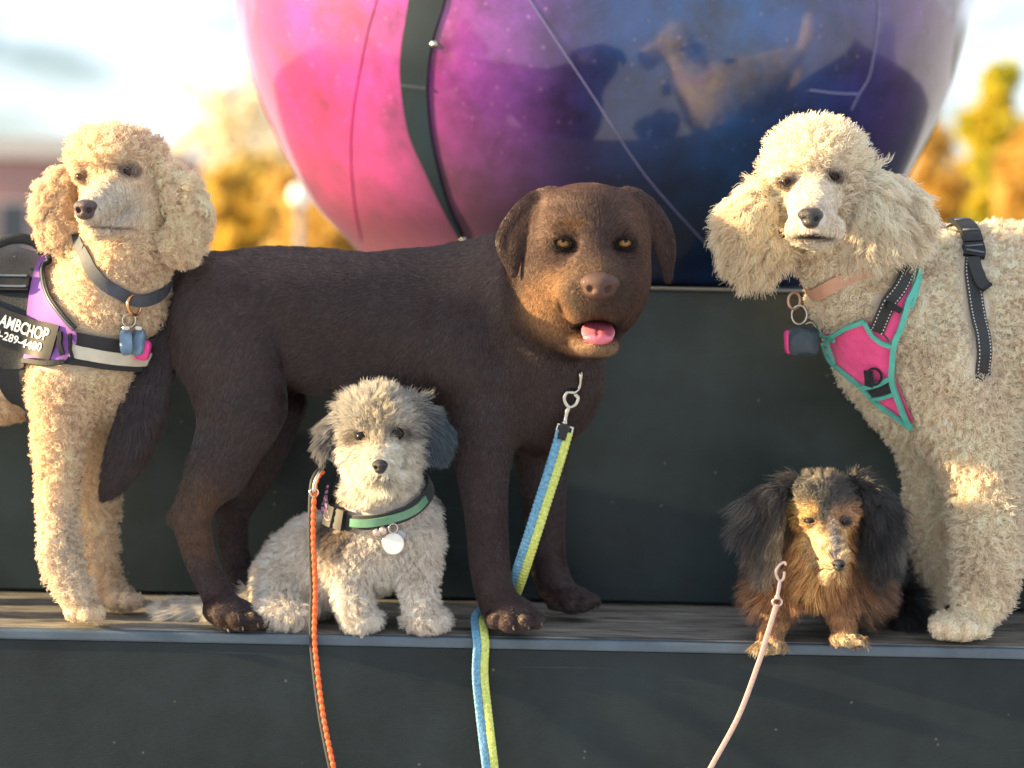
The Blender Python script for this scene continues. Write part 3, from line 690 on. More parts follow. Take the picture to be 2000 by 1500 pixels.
# ---------------------------------------------------------------- background
def leaf_mat(name, c1, c2):
    m = bpy.data.materials.new(name); m.use_nodes = True; t = m.node_tree; t.nodes.clear()
    g = nn(t, 'ShaderNodeObjectInfo'); a = nn(t, 'ShaderNodeAttribute', attribute_name='Col')
    mx = nn(t, 'ShaderNodeMix', data_type='RGBA'); mx.inputs['A'].default_value = (*c1, 1); mx.inputs['B'].default_value = (*c2, 1)
    t.links.new(a.outputs['Fac'], mx.inputs['Factor'])
    d = nn(t, 'ShaderNodeBsdfDiffuse'); tr = nn(t, 'ShaderNodeBsdfTranslucent'); ms = nn(t, 'ShaderNodeMixShader'); ms.inputs[0].default_value = 0.45
    t.links.new(mx.outputs['Result'], d.inputs['Color']); t.links.new(mx.outputs['Result'], tr.inputs['Color'])
    t.links.new(d.outputs[0], ms.inputs[1]); t.links.new(tr.outputs[0], ms.inputs[2]); o = nn(t, 'ShaderNodeOutputMaterial'); t.links.new(ms.outputs[0], o.inputs['Surface'])
    return m
m_yel = leaf_mat('yellow_leaves', (0.58, 0.36, 0.04), (0.68, 0.50, 0.14)); m_grn = leaf_mat('green_gold_leaves', (0.30, 0.34, 0.04), (0.80, 0.62, 0.08)); m_pal = leaf_mat('pale_dry_leaves', (0.75, 0.66, 0.48), (0.88, 0.82, 0.66)); m_org = leaf_mat('orange_leaves', (0.56, 0.34, 0.06), (0.66, 0.48, 0.18))
m_bark = mat('bark', (0.16, 0.12, 0.085), 0.9, noise=(8, 0.3))
def tree(x, y, h, rad, m, label, cat='tree', leaves=2600, lf=0.22, base=0.25, narrow=1.0, seed=1, name='autumn_tree', squash=1.0):
    r = np.random.default_rng(seed); root = empty(name, (x, y, 0), label, cat, 'autumn trees behind the sculpture' if cat == 'tree' else None)
    tr = [np.array([x, y, 0]), np.array([x + 0.1, y, h * 0.35]), np.array([x - 0.05, y + 0.1, h * 0.7]), np.array([x, y, h * 0.93])]
    me = tube_mesh('trunk', catmull(tr, 5), np.linspace(0.02 * h, 0.004 * h, 16), 8); link('trunk', me, m_bark, root)
    V = []; Fc = []; cen = []
    for i in range(16):
        a = r.random() * 6.28; z0 = h * (base + 0.1 + 0.55 * r.random()); L = rad * (0.5 + 0.5 * r.random()) * narrow
        e = np.array([x + math.cos(a) * L, y + math.sin(a) * L, z0 + L * (0.5 + 0.7 * r.random())]); cen.append(e)
        lm = tube_mesh('limb', catmull([np.array([x, y, z0]), (np.array([x, y, z0]) + e) / 2 + [0, 0, 0.1 * L], e], 3), np.linspace(0.008 * h, 0.002 * h, 7), 5)
        link('limb', lm, m_bark, root)
    for i in range(22):
        a = r.random() * 6.28; q = r.random(); zz = base + (1 - base) * q; rr_ = rad * narrow * math.sin(math.pi * min(1, (q * 0.9 + 0.12))) ** 0.7 * (0.35 + 0.6 * r.random())
        cen.append(np.array([x + math.cos(a) * rr_, y + math.sin(a) * rr_, h * zz]))
    cen = np.array(cen); ci = r.integers(0, len(cen), leaves); P = cen[ci] + r.normal(0, 1, (leaves, 3)) * rad * 0.17 * narrow * np.array([1, 1, 0.8 * squash])
    P[:, 2] = np.maximum(P[:, 2], 0.15)
    n = r.normal(0, 1, (leaves, 3)); n /= np.linalg.norm(n, axis=1)[:, None]; u = np.cross(n, r.normal(0, 1, (leaves, 3))); u /= np.linalg.norm(u, axis=1)[:, None]; v = np.cross(n, u)
    s = lf * (0.5 + 0.8 * r.random((leaves, 1)))
    Q = np.stack([P - u * s, P - v * s * 0.5, P + u * s, P + v * s * 0.5], 1).reshape(-1, 3); Fq = np.arange(leaves * 4).reshape(-1, 4)
    me = mesh_np('crown', Q, Fq, False); cvv = np.repeat(np.clip(r.random(leaves) * 0.6 + 0.4 * np.sin(ci * 1.7) ** 2, 0, 1), 4)
    set_col(me, np.stack([cvv] * 3, 1)); link('crown', me, m, root); return root
def bgp(px, py, Y): return W(px, py, Y * 1250)
def T_(px, ytop, Y, radpx, m, label, **k):
    p = bgp(px, ytop, Y); s = (Y + 3) / FPX; return tree(p[0], Y, p[2], radpx * s, m, label, **k)
T_(500, 335, 22, 105, m_yel, 'yellow autumn tree behind the brown dog, close to the pink side of the sculpture', seed=3, base=0.12, leaves=5000)
T_(660, 385, 17, 110, m_org, 'low orange tree behind the brown dog, half hidden by the sculpture', seed=5, base=0.1, leaves=4200)
T_(420, 392, 26, 70, m_yel, 'small golden tree just right of the left poodle head', seed=8, base=0.1, leaves=3000)
T_(450, 165, 34, 120, m_pal, 'tall thin pale tree with sparse leaves left of the sculpture', seed=11, base=0.35, leaves=650, lf=0.22)
T_(560, 225, 40, 110, m_pal, 'faded pale tree farther back beside the sculpture', seed=12, base=0.3, leaves=700, lf=0.24)
T_(1955, 150, 24, 70, m_grn, 'tall green and gold poplar at the right edge above the white poodle back', seed=15, base=0.1, narrow=0.8, leaves=4500)
T_(1825, 270, 22, 48, m_org, 'narrow orange tree between the sculpture and the poplar', seed=16, base=0.08, leaves=3200)
T_(1895, 330, 27, 55, m_yel, 'low yellow tree behind the harness of the right poodle', seed=18, base=0.08, leaves=2600)
T_(2060, 210, 21, 80, m_org, 'orange tree at the far right edge behind the poplar', seed=19, base=0.1, leaves=3600)
T_(1760, 330, 30, 60, m_pal, 'pale dry tree just right of the sculpture rim', seed=21, base=0.1, leaves=2000)
# far hedge line
r_ = np.random.default_rng(4); nL = 26000
for nm, x0, x1, m_, top in (('hedge', -4.8, -1.0, m_yel, 2.2), ('hedge', 5.5, 14.0, m_grn, 2.6)):
    P = np.stack([r_.uniform(x0, x1, nL // 2), r_.uniform(31, 33, nL // 2), top * r_.random(nL // 2) ** 0.7], 1)
    P[:, 2] *= 0.8 + 0.25 * np.sin(P[:, 0] * 1.3) ; u = r_.normal(0, 1, P.shape); u /= np.linalg.norm(u, axis=1)[:, None]; v = np.cross(u, r_.normal(0, 1, P.shape)); v /= np.linalg.norm(v, axis=1)[:, None]; s = 0.16
    Q = np.stack([P - u * s, P - v * s, P + u * s, P + v * s], 1).reshape(-1, 3); me = mesh_np('hedge', Q, np.arange(len(Q)).reshape(-1, 4), False); set_col(me, np.repeat(r_.random(len(P)), 4)[:, None] * np.ones(3))
    o = link('hedge', me, m_); tag(o, 'golden hedge along the ground behind the brown dog' if x0 < 0 else 'green and gold hedge low behind the right poodle', 'hedge')
# the far building, left
BY = 44; s_b = (BY + 3) / FPX
b0 = bgp(-260, 262, BY); b1 = bgp(425, 300, BY); bz = float(b0[2]); bu = empty('flat_roofed_building', ((b0[0] + b1[0]) / 2, BY, 0), 'long low reddish brown building with a pale flat roof edge behind the left poodle', 'building')
m_brick = mat('red_brown_wall', (0.34, 0.20, 0.19), 0.9, noise=(0.6, 0.15)); m_fas = mat('roof_fascia', (0.50, 0.47, 0.44), 0.8); m_gl = mat('window_glass', (0.05, 0.06, 0.08), 0.1)
plain('wall', (b0[0], BY, 0), (b1[0], BY + 12, bz - 0.5), m_brick, 0, bu)
plain('roof', (b0[0] - 0.3, BY - 0.3, bz - 0.5), (b1[0] - 1.6, BY + 12.3, bz), m_fas, 0, bu)
for i in range(6):
    x_ = b0[0] + 0.5 + i * 1.35; f = plain('window', (x_, BY - 0.05, 1.3), (x_ + 0.8, BY - 0.003, 2.6), m_fas, 0, bu); plain('pane', (x_ + 0.06, BY - 0.08, 1.36), (x_ + 0.74, BY - 0.052, 2.54), m_gl, 0, f)
# white lamp globe on a post
lpz = bgp(587, 381, 13); la = empty('globe_lamp', (lpz[0], 13, 0), 'white lamp globe on a post, blurred left of the sculpture', 'lamp'); m_post = mat('post_metal', (0.3, 0.3, 0.3), 0.5, metal=0.6); m_globe = mat('white_globe', (0.85, 0.85, 0.83), 0.3)
link('post', tube_mesh('post', [(lpz[0], 13, 0), (lpz[0], 13, lpz[2] - 0.09)], 0.03, 10), m_post, la)
bm = bmesh.new(); bmesh.ops.create_uvsphere(bm, u_segments=24, v_segments=16, radius=0.095)
for v in bm.verts: v.co += Vector(lpz)
link('lamp_globe', bm_mesh('lamp_globe', bm), m_globe, la)
FUR = 1
# ================================================================ chocolate labrador
hm_short = hair_mat('short_coat', 0.32, 0.15, 0.10)
def lab():
    s = Sdf(); D = 150
    # trunk: rump, loin, ribcage, shoulders
    s.chain([(432, 590, D, 96), (520, 588, D, 105), (620, 598, D, 112), (720, 618, D, 124), (820, 640, D, 138), (900, 655, D, 146)], k=30, ys=0.95)
    s.chain([(800, 575, D, 82), (900, 560, D, 80), (990, 560, D - 10, 88)], k=40, ys=1.0)                   # withers
    s.ell((925, 715, D), (110, 135, 118), rot=-8, k=50)                      # brisket / chest side
    s.ell((1040, 740, D - 12), (112, 130, 105), rot=10, k=50)                 # forechest
    s.chain([(930, 575, D, 92), (1010, 548, D - 55, 98), (1080, 565, D - 105, 100), (1115, 590, D - 140, 88)], k=40)    # neck to head
    s.chain([(1060, 610, D - 80, 110), (1075, 740, D - 35, 105), (1050, 800, D - 10, 85)], k=40)             # throat and front of neck
    s.ell((615, 700, D), (110, 70, 72), rot=-5, k=50)                        # belly
    s.ell((770, 735, D), (120, 70, 92), rot=-8, k=50)
    # near hind leg
    s.ell((442, 655, D - 70), (106, 152, 62), rot=8, k=16); s.chain([(575, 640, D - 128, 8), (578, 700, D - 132, 10), (566, 760, D - 126, 10)], k=30, mode='-')                   # thigh
    s.ell((470, 770, D - 68), (86, 115, 52), rot=12, k=30)
    s.chain([(468, 800, D - 66, 74), (428, 905, D - 72, 58), (388, 975, D - 76, 38)], k=24, ys=0.8)
    s.chain([(500, 790, D - 66, 52), (440, 930, D - 72, 38)], k=24, ys=0.7)
    s.cone((383, 985, D - 78, 34), (356, 1008, D - 74, 24), k=14, ys=0.7)     # hock
    s.chain([(372, 1010, D - 78, 36), (388, 1080, D - 84, 31), (418, 1150, D - 92, 29), (432, 1178, D - 100, 32)], k=14, ys=0.85)
    s.ell((450, 1197, -12 + 36), (54, 31, 40), rot=-8, k=14)
    for dx, dd, rr in ((-6, -8, 17), (20, -20, 18), (48, -16, 18), (62, 10, 17)): s.ell((444 + dx, 1213, 10 + dd), (22, 17, 20), rot=-15, k=6)
    # far hind leg
    f = D + 68
    s.ell((470, 680, f), (100, 130, 55), rot=8, k=30)
    s.chain([(530, 790, f, 66), (500, 900, f, 50), (462, 985, f, 34)], k=24, ys=0.8)
    s.chain([(452, 1000, f, 32), (458, 1080, f, 27), (478, 1140, f, 27)], k=12, ys=0.85)
    s.ell((497, 1160, f - 8), (44, 24, 34), rot=-5, k=12)
    s.ell((925, 660, D - 86), (66, 120, 40), rot=-14, k=22); s.chain([(850, 560, D - 136, 6), (846, 650, D - 152, 8), (858, 740, D - 148, 8)], k=30, mode='-')
    # near front leg
    s.chain([(960, 745, D - 58, 88), (945, 850, D - 72, 66), (944, 930, D - 80, 50), (950, 1010, D - 88, 41), (955, 1085, D - 96, 39), (962, 1140, D - 104, 37), (975, 1180, D - 112, 38)], k=22, ys=0.85)
    s.ell((1000, 1196, 22), (52, 33, 44), rot=-12, k=14)
    for dx, dy, dd in ((-30, 8, -8), (-4, 14, -24), (26, 14, -24), (48, 8, -4)): s.ell((996 + dx, 1203 + dy, 6 + dd), (19, 17, 22), k=6)
    # far front leg
    f = D + 62
    s.chain([(1050, 800, f - 10, 76), (1056, 880, f, 56), (1062, 960, f, 44), (1066, 1040, f, 37), (1070, 1100, f, 35), (1085, 1145, f - 6, 34)], k=22, ys=0.85)
    s.ell((1110, 1168, f - 14), (50, 27, 40), rot=-10, k=14)
    for dx, dy, dd in ((-24, 4, -14), (2, 6, -26), (28, 5, -22), (44, 2, -4)): s.ell((1108 + dx, 1172 + dy, f - 18 + dd), (17, 14, 20), k=6)
    # tail
    s.chain([(400, 555, D, 62), (345, 620, D - 28, 46), (303, 710, D - 52, 42), (280, 800, D - 66, 44), (250, 880, D - 76, 40), (222, 940, D - 82, 24), (205, 968, D - 84, 9)], k=16, ys=0.8)
    # ---- head, facing the camera
    H = -40
    s.ell((1148, 466, H), (123, 101, 110), k=20)                              # cranium
    s.ell((1148, 424, H - 10), (104, 60, 88), k=20)
    s.ell((1143, 530, H - 15), (122, 98, 92), k=26)                          # cheeks and jowls
    s.ell((1090, 590, H + 6), (70, 92, 78), rot=24, k=22)
    s.ell((1192, 575, H - 5), (68, 92, 78), rot=-20, k=26)
    s.ell((1136, 642, H + 15), (66, 56, 74), k=26)
    s.chain([(1158, 475, H - 58, 56), (1163, 522, H - 104, 55), (1169, 558, H - 154, 48)], k=28); s.ell((1116, 545, H - 74), (38, 50, 40), rot=14, k=28); s.ell((1214, 545, H - 74), (34, 50, 40), rot=-14, k=24)              # muzzle bridge
    s.ell((1134, 584, H - 116), (42, 53, 62), rot=14, k=24)                    # flews
    s.ell((1201, 584, H - 116), (38, 53, 62), rot=-14, k=24)
    s.ell((1168, 592, H - 150), (40, 24, 42), k=10); s.cone((1169, 588, H - 215, 1.5), (1170, 622, H - 200, 2.5), k=7, mode='-')
    s.ell((1167, 674, H - 90), (39, 21, 54), k=10)                            # lower jaw
    s.ell((1160, 668, H - 40), (48, 32, 50), k=22)
    s.ell((1167, 644, H - 125), (50, 21, 70), k=4, mode='-')                   # open mouth
    s.ell((1170, 628, H - 160), (26, 14, 40), k=5, mode='-'); s.ell((1163, 643, H - 118), (62, 12, 78), k=5, mode='-')
    s.chain([(1084, 592, H - 112, 6), (1090, 618, H - 118, 9), (1110, 646, H - 132, 11)], k=5, mode='-')
    s.chain([(1238, 596, H - 84, 4), (1232, 622, H - 96, 6), (1218, 648, H - 116, 7)], k=6, mode='-')
    s.ell((1106, 650, H - 104), (9, 10, 14), k=5)
    s.ell((1214, 643, H - 98), (10, 10, 14), k=6)
    # brows, stop, sockets
    s.ell((1112, 449, H - 84), (32, 15, 20), rot=-4, k=22); s.ell((1209, 449, H - 84), (30, 15, 20), rot=4, k=22)
    s.ell((1112, 484, H - 116), (24, 18, 14), k=18, mode='-'); s.ell((1210, 484, H - 116), (22, 18, 14), k=18, mode='-')
    for x, sg in ((1099, 1), (1221, -1)):
        s.ell((x, 475, H - 96), (23, 15, 16), k=8)
        s.ell((x, 475, H - 112), (17, 8, 20), rot=-6 * sg, k=2, mode='-')
    # ears: thin folded flaps
    e = H + 12
    s.chain([(1074, 388, e - 10, 22), (1030, 405, e - 22, 19), (992, 452, e - 30, 17), (984, 486, e - 36, 12), (1001, 532, e - 42, 6)], k=12)
    s.chain([(1064, 400, e - 14, 20), (1032, 440, e - 32, 16), (1016, 482, e - 42, 10), (1003, 530, e - 44, 6)], k=10)
    s.chain([(1050, 400, e - 14, 18), (1010, 460, e - 36, 15), (1000, 500, e - 42, 9)], k=10)
    s.chain([(1224, 388, e - 10, 20), (1262, 402, e - 14, 18), (1296, 446, e - 16, 15), (1309, 490, e - 18, 10), (1305, 542, e - 22, 6)], k=12)
    s.chain([(1238, 392, e - 14, 18), (1270, 436, e - 24, 14), (1289, 480, e - 28, 9), (1303, 536, e - 24, 6)], k=10)
    s.chain([(1250, 398, e - 12, 15), (1284, 450, e - 22, 13), (1298, 500, e - 26, 10)], k=9)
    # nose: dark leather
    ns = Sdf(); ns.ell((1171, 553, H - 198), (38, 21, 26), k=6); ns.ell((1171, 568, H - 200), (30, 17, 20), k=8); ns.ell((1171, 560, H - 180), (34, 24, 26), k=6)
    for x, sg in ((1153, 1), (1190, -1)):
        ns.ell((x, 566, H - 228), (11.5, 9.5, 20), rot=-25 * sg, k=3, mode='-'); ns.cone((x - 5 * sg, 569, H - 222, 3.5), (x - 15 * sg, 573, H - 208, 3), k=3, mode='-')
    ns.cone((1171, 574, H - 222, 1.6), (1171, 588, H - 214, 1.6), k=3, mode='-')
    return s, ns
s, nose_s = lab()
choc = (0.044, 0.025, 0.025)
root = empty('labrador', (float(W(700, 600, 150)[0]), 0.12, LEDGE_Z), 'large chocolate brown labrador standing side-on with its tongue out in the middle', 'dog', 'dogs posing on the plinth')
P, Fq, N = s.mesh(0.0045, (W(960, 715, -250), W(1330, 350, 20)) if False else (np.array([W(965, 700, 0)[0], -0.25, W(1000, 705, -60)[2]]), np.array([W(1325, 700, 0)[0], 0.02, W(1000, 352, -60)[2]])), 0.0017)
me = mesh_np('body', P, Fq)
pb = [(430, 620, 60, 130, 150, 140, (0.068, 0.040, 0.038), 0.8), (560, 500, 120, 260, 50, 120, (0.11, 0.066, 0.058), 0.75), (950, 520, 80, 120, 70, 120, (0.12, 0.072, 0.06), 0.7), (380, 1010, 60, 60, 90, 60, (0.13, 0.065, 0.03), 0.6), (1150, 480, -60, 130, 130, 130, (0.17, 0.10, 0.078)), (1165, 455, -150, 40, 70, 60, (0.070, 0.041, 0.037), 0.7), (1104, 600, -120, 96, 66, 110, (0.42, 0.235, 0.12), 0.9), (1122, 443, -140, 24, 12, 40, (0.20, 0.10, 0.045), 0.9), (1100, 500, -130, 40, 22, 50, (0.062, 0.036, 0.032), 0.8), (1222, 500, -130, 36, 26, 50, (0.065, 0.038, 0.036), 0.8), (1172, 560, -200, 40, 50, 60, (0.28, 0.17, 0.10), 0.7), (1100, 448, -140, 22, 12, 30, (0.10, 0.055, 0.03), 0.8), (1210, 448, -140, 16, 10, 30, (0.07, 0.04, 0.028), 0.6),  # back sheen and sun on hock, left muzzle and chin painted into the coat
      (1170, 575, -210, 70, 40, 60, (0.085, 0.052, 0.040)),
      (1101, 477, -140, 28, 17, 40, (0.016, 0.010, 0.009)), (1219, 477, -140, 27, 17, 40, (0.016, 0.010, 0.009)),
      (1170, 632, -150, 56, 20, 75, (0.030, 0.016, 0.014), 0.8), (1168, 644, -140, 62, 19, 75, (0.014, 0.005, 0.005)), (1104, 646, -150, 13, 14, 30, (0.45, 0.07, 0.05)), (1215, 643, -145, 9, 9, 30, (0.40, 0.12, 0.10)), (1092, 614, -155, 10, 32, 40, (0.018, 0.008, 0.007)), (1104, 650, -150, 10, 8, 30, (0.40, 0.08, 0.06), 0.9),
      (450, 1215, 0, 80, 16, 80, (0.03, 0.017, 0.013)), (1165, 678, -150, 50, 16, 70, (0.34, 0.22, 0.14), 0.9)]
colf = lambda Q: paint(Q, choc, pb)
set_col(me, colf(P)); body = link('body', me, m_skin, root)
Pn, Fn, Nn = nose_s.mesh(0.0016); me = mesh_np('nose', Pn, Fn); m_nose_b = mat('brown_nose', (0.085, 0.040, 0.030), 0.5, noise=(600, 0.2), bump=(900, 0.7, 0.002), coat=0.1, spec=0.4); link('nose', me, m_nose_b, root)
for x, yw in ((1099, -0.05), (1221, 0.05)):
    c = W(x, 474, -40 - 84)
    ball_eye(root, c, U(19), (0.02 - yw * 0.3, -1, 0.16), iris=(0.40, 0.19, 0.05), pupil_r=0.25, iris_r=0.80, white=(0.06, 0.035, 0.03))
# tongue
ts = Sdf(); ts.ell((1168, 648, -154), (33, 10, 50), tilt=24, k=6); ts.ell((1168, 660, -190), (29, 9, 14), k=10); ts.cone((1167, 658, -216, 1), (1168, 634, -130, 1), k=6, mode='-')
Pt, Ft, Nt = ts.mesh(0.002); m_tongue = mat('wet_tongue', (0.72, 0.17, 0.24), 0.28, noise=(120, 0.12), bump=(500, 0.5, 0.002), coat=0.5, sss=0.3); link('tongue', mesh_np('tongue', Pt, Ft), m_tongue, root)

guides_l = [(430, 500, 150, -1, .25, 0), (600, 520, 60, -1, .1, 0), (800, 540, 50, -1, .15, 0), (950, 520, 60, -.9, .3, 0), (520, 640, 40, -.8, .6, 0), (440, 700, 40, -.3, 1, 0), (400, 900, 60, -.4, 1, 0), (370, 1060, 60, .2, 1, 0), (450, 1190, 0, 1, .5, -.3),
            (700, 650, 30, -.8, .5, 0), (850, 680, 20, -.5, .8, 0), (620, 760, 60, -.9, .4, 0), (950, 700, 30, -.2, 1, 0), (950, 850, 60, -.1, 1, 0), (950, 1000, 60, 0, 1, 0), (990, 1190, 0, 1, .6, -.4), (1060, 950, 200, 0, 1, 0), (1110, 1160, 180, 1, .5, -.3),
            (1050, 640, -30, -.2, 1, 0), (1070, 780, 20, 0, 1, 0), (1130, 780, 20, .2, 1, 0), (980, 560, 40, -.6, .8, 0),
            (340, 620, 120, -.5, .9, 0), (280, 800, 80, -.2, 1, 0), (220, 930, 70, -.5, .9, 0), (320, 800, 80, .2, 1, 0),
            (1150, 370, -60, 0, -1, .5), (1150, 430, -150, 0, -1, .6), (1168, 520, -180, 0, -1, .5), (1110, 520, -150, -1, .2, .5), (1230, 520, -150, 1, .2, .5), (1125, 600, -200, -.7, .8, .4), (1205, 600, -200, .6, .8, .4), (1165, 690, -150, 0, 1, 0),
            (1040, 570, -100, -.5, 1, .3), (1255, 560, -100, .3, 1, .3), (1000, 440, -60, -.4, 1, 0), (1010, 520, -80, .2, 1, 0), (1290, 440, -60, .3, 1, 0), (1300, 520, -60, .1, 1, 0), (1098, 455, -150, -.8, -.5, .3), (1222, 455, -150, .8, -.5, .3)]
len_l = lambda Q: scal(Q, 0.0085, [(1150, 470, -80, 150, 130, 160, 0.0075), (1150, 590, -150, 110, 120, 130, 0.006), (1171, 560, -240, 42, 30, 46, 0.0), (1168, 646, -150, 48, 24, 90, 0.0), (1099, 475, -140, 20, 11, 40, 0.0), (1221, 475, -140, 20, 11, 40, 0.0),
                                 (1000, 470, -60, 50, 90, 60, 0.006), (1290, 470, -60, 50, 90, 60, 0.006), (950, 1060, 60, 90, 200, 300, 0.005), (400, 1080, 60, 110, 170, 300, 0.005), (290, 780, 80, 110, 230, 120, 0.024), (450, 1215, 0, 80, 14, 60, 0.002), (1000, 1215, 0, 80, 10, 60, 0.003)])
head_m = lambda Q: scal(Q, 0.0, [(1150, 530, -100, 190, 200, 150, 1.0)])
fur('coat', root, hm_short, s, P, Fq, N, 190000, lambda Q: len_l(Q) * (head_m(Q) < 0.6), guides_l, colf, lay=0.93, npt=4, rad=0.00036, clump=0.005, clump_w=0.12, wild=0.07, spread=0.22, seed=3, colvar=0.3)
hm_head = hair_mat('head_coat', 0.45, 0.06, 0.10)
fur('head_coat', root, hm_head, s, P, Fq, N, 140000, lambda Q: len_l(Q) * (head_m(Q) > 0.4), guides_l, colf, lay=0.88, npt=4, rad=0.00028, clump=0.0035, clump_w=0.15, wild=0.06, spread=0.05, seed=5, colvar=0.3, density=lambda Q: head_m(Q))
# claws
m_claw = mat('claw_horn', (0.16, 0.11, 0.09), 0.35)
def claw(sdf, parent, x, y, d, r=6, m=m_claw, dirn=(0.25, 0.45)):
    a = W(x, y, d); c_ = catmull([a, a + np.array([U(6), -U(8), U(1)]), a + np.array([U(6 + 14 * dirn[0]), -U(15), -U(14 * dirn[1])])], 4)
    return link('claw', tube_mesh('claw', c_, np.linspace(U(r), U(1.2), len(c_)), 8), m, parent)
for x, y, d in ((968, 1218, -8), (995, 1222, -26), (1024, 1220, -24), (1050, 1214, -2), (440, 1226, -2), (468, 1222, -14), (497, 1216, -10), (1088, 1182, 185), (1112, 1184, 172), (1138, 1182, 176), (1156, 1178, 190)): claw(s, root, x, y, d, m=m_claw)
lab_s, lab_root = s, root
# ================================================================ curly dogs
hm_curl = hair_mat('curly_coat', 0.6, 0.04, 0.42)
CURL = dict(npt=9, curl=0.0026, curl_turns=1.2, clump=0.0095, clump_w=0.62, wild=0.24, tipw=0.55)
def dog_mesh(s, root, colf, fine=None, vox=0.005, fvox=0.002, m=None):
    P, Fq, N = s.mesh(vox, fine, fvox); me = mesh_np('body', P, Fq); set_col(me, colf(P)); link('body', me, m or m_skin, root); return P, Fq, N
def sub_mesh(name, sd, m, root, vox=0.0014):
    P, Fq, N = sd.mesh(vox); return link(name, mesh_np(name, P, Fq), m, root)
def fbox(x0, y0, x1, y1, d0, d1):
    a = W(x0, y1, d0); b = W(x1, y0, d0); return (np.array([min(a[0], b[0]), d0 / 1250, min(a[2], b[2])]), np.array([max(a[0], b[0]), d1 / 1250, max(a[2], b[2])]))
m_nose_d = mat('dark_nose', (0.022, 0.018, 0.020), 0.35, noise=(500, 0.3), bump=(900, 0.7, 0.002), coat=0.4)
m_nose_g = mat('liver_nose', (0.075, 0.045, 0.05), 0.38, noise=(500, 0.25), bump=(900, 0.7, 0.002), coat=0.35)

# ---------------------------------------------------------------- right poodle
def right_poodle():
    s = Sdf(); D = 165; H = -40
    s.chain([(1835, 630, D, 178), (1960, 640, D, 190), (2120, 640, D + 5, 185), (2300, 610, D + 10, 165), (2420, 600, D + 10, 140)], k=30, ys=0.72)
    s.chain([(1610, 400, H + 20, 62), (1640, 490, H + 55, 78), (1700, 570, D - 80, 105), (1765, 620, D - 30, 130)], k=40)
    s.ell((1748, 680, D - 20), (104, 132, 100), rot=28, k=50)
    s.ell((1800, 760, D), (95, 110, 100), rot=20, k=40)
    s.chain([(1860, 720, D - 70, 118), (1895, 840, D - 90, 80), (1918, 930, D - 100, 58), (1928, 1010, D - 108, 53), (1932, 1090, D - 116, 52), (1925, 1150, D - 120, 44), (1905, 1195, D - 124, 36)], k=30)
    s.ell((1872, 1221, 34), (52, 25, 42), k=14)
    for dx, dd in ((-34, -8), (-10, -24), (22, -24), (44, -6)): s.ell((1870 + dx, 1226, 24 + dd), (17, 15, 22), k=5)
    s.chain([(1790, 790, D + 30, 66), (1812, 880, D + 52, 45), (1824, 980, D + 68, 42), (1828, 1080, D + 80, 38), (1818, 1150, D + 88, 27)], k=30)
    s.ell((1812, 1186, D + 84), (26, 18, 34), k=12)
    for f in (-80, 90):                                                     # hind legs, beyond the frame
        s.chain([(2400, 640, D + f * 0.8, 105), (2370, 800, D + f, 76), (2420, 920, D + f, 46), (2440, 960, D + f, 38), (2425, 1080, D + f, 36), (2420, 1160, D + f, 34)], k=30); s.ell((2400, 1200 - f * 0.16, D + f - 10), (48, 24, 38), k=12)
    s.chain([(2520, 500, D, 30), (2560, 420, D, 26), (2575, 340, D, 40)], k=20)
    # head
    s.ell((1590, 322, H + 10), (84, 68, 84), k=14)                            # topknot
    s.ell((1600, 308, H + 20), (76, 58, 76), k=14)
    s.ell((1586, 368, H - 5), (70, 62, 72), k=20)
    s.chain([(1588, 372, H - 40, 48), (1587, 402, H - 90, 42), (1586, 428, H - 135, 38), (1586, 436, H - 150, 36)], k=16)
    s.ell((1566, 448, H - 130), (28, 26, 32), k=10); s.ell((1613, 446, H - 128), (30, 27, 34), k=10)
    s.ell((1592, 466, H - 110), (34, 16, 40), k=10)
    for a_, b_ in (((1553, 474, H - 168, 2.0), (1578, 464, H - 182, 2.0)), ((1578, 464, H - 182, 2.2), (1600, 463, H - 180, 2.2)), ((1600, 463, H - 180, 2), (1630, 465, H - 152, 2))): s.cone(a_, b_, k=3, mode='-')
    for x, y, sg in ((1537, 356, 1), (1630, 345, -1)):
        s.ell((x, y - 14, H - 58), (20, 9, 14), k=8); s.ell((x, y, H - 66), (17, 14, 14), k=8); s.ell((x, y, H - 82), (11, 8, 20), k=3, mode='-')
    s.chain([(1514, 368, H + 12, 22), (1482, 405, H - 4, 40), (1462, 448, H - 8, 46), (1476, 486, H - 8, 42), (1505, 494, H - 8, 34)], k=14, ys=0.6)
    s.chain([(1672, 345, H + 18, 26), (1700, 388, H - 6, 42), (1712, 432, H - 14, 50), (1706, 468, H - 10, 44), (1682, 484, H - 8, 34)], k=14, ys=0.6)
    s.chain([(1690, 342, H + 22, 24), (1735, 382, H + 14, 38), (1765, 418, H + 14, 38), (1745, 456, H + 6, 40)], k=14, ys=0.6)
    nz = Sdf(); nz.ell((1583, 420, H - 178), (25, 15, 22), k=5); nz.ell((1583, 433, H - 180), (17, 14, 18), k=6)
    for x, sg in ((1571, 1), (1596, -1)): nz.ell((x, 428, H - 202), (6, 5, 14), rot=-25 * sg, k=3, mode='-')
    return s, nz
s, nz = right_poodle()
root = empty('poodle', (float(W(1900, 600, 165)[0]), 0.13, LEDGE_Z), 'pale cream standard poodle with huge fluffy ears in a pink and turquoise harness', 'dog', 'dogs posing on the plinth')
cream = (0.97, 0.845, 0.69); crm2 = (0.74, 0.60, 0.44)
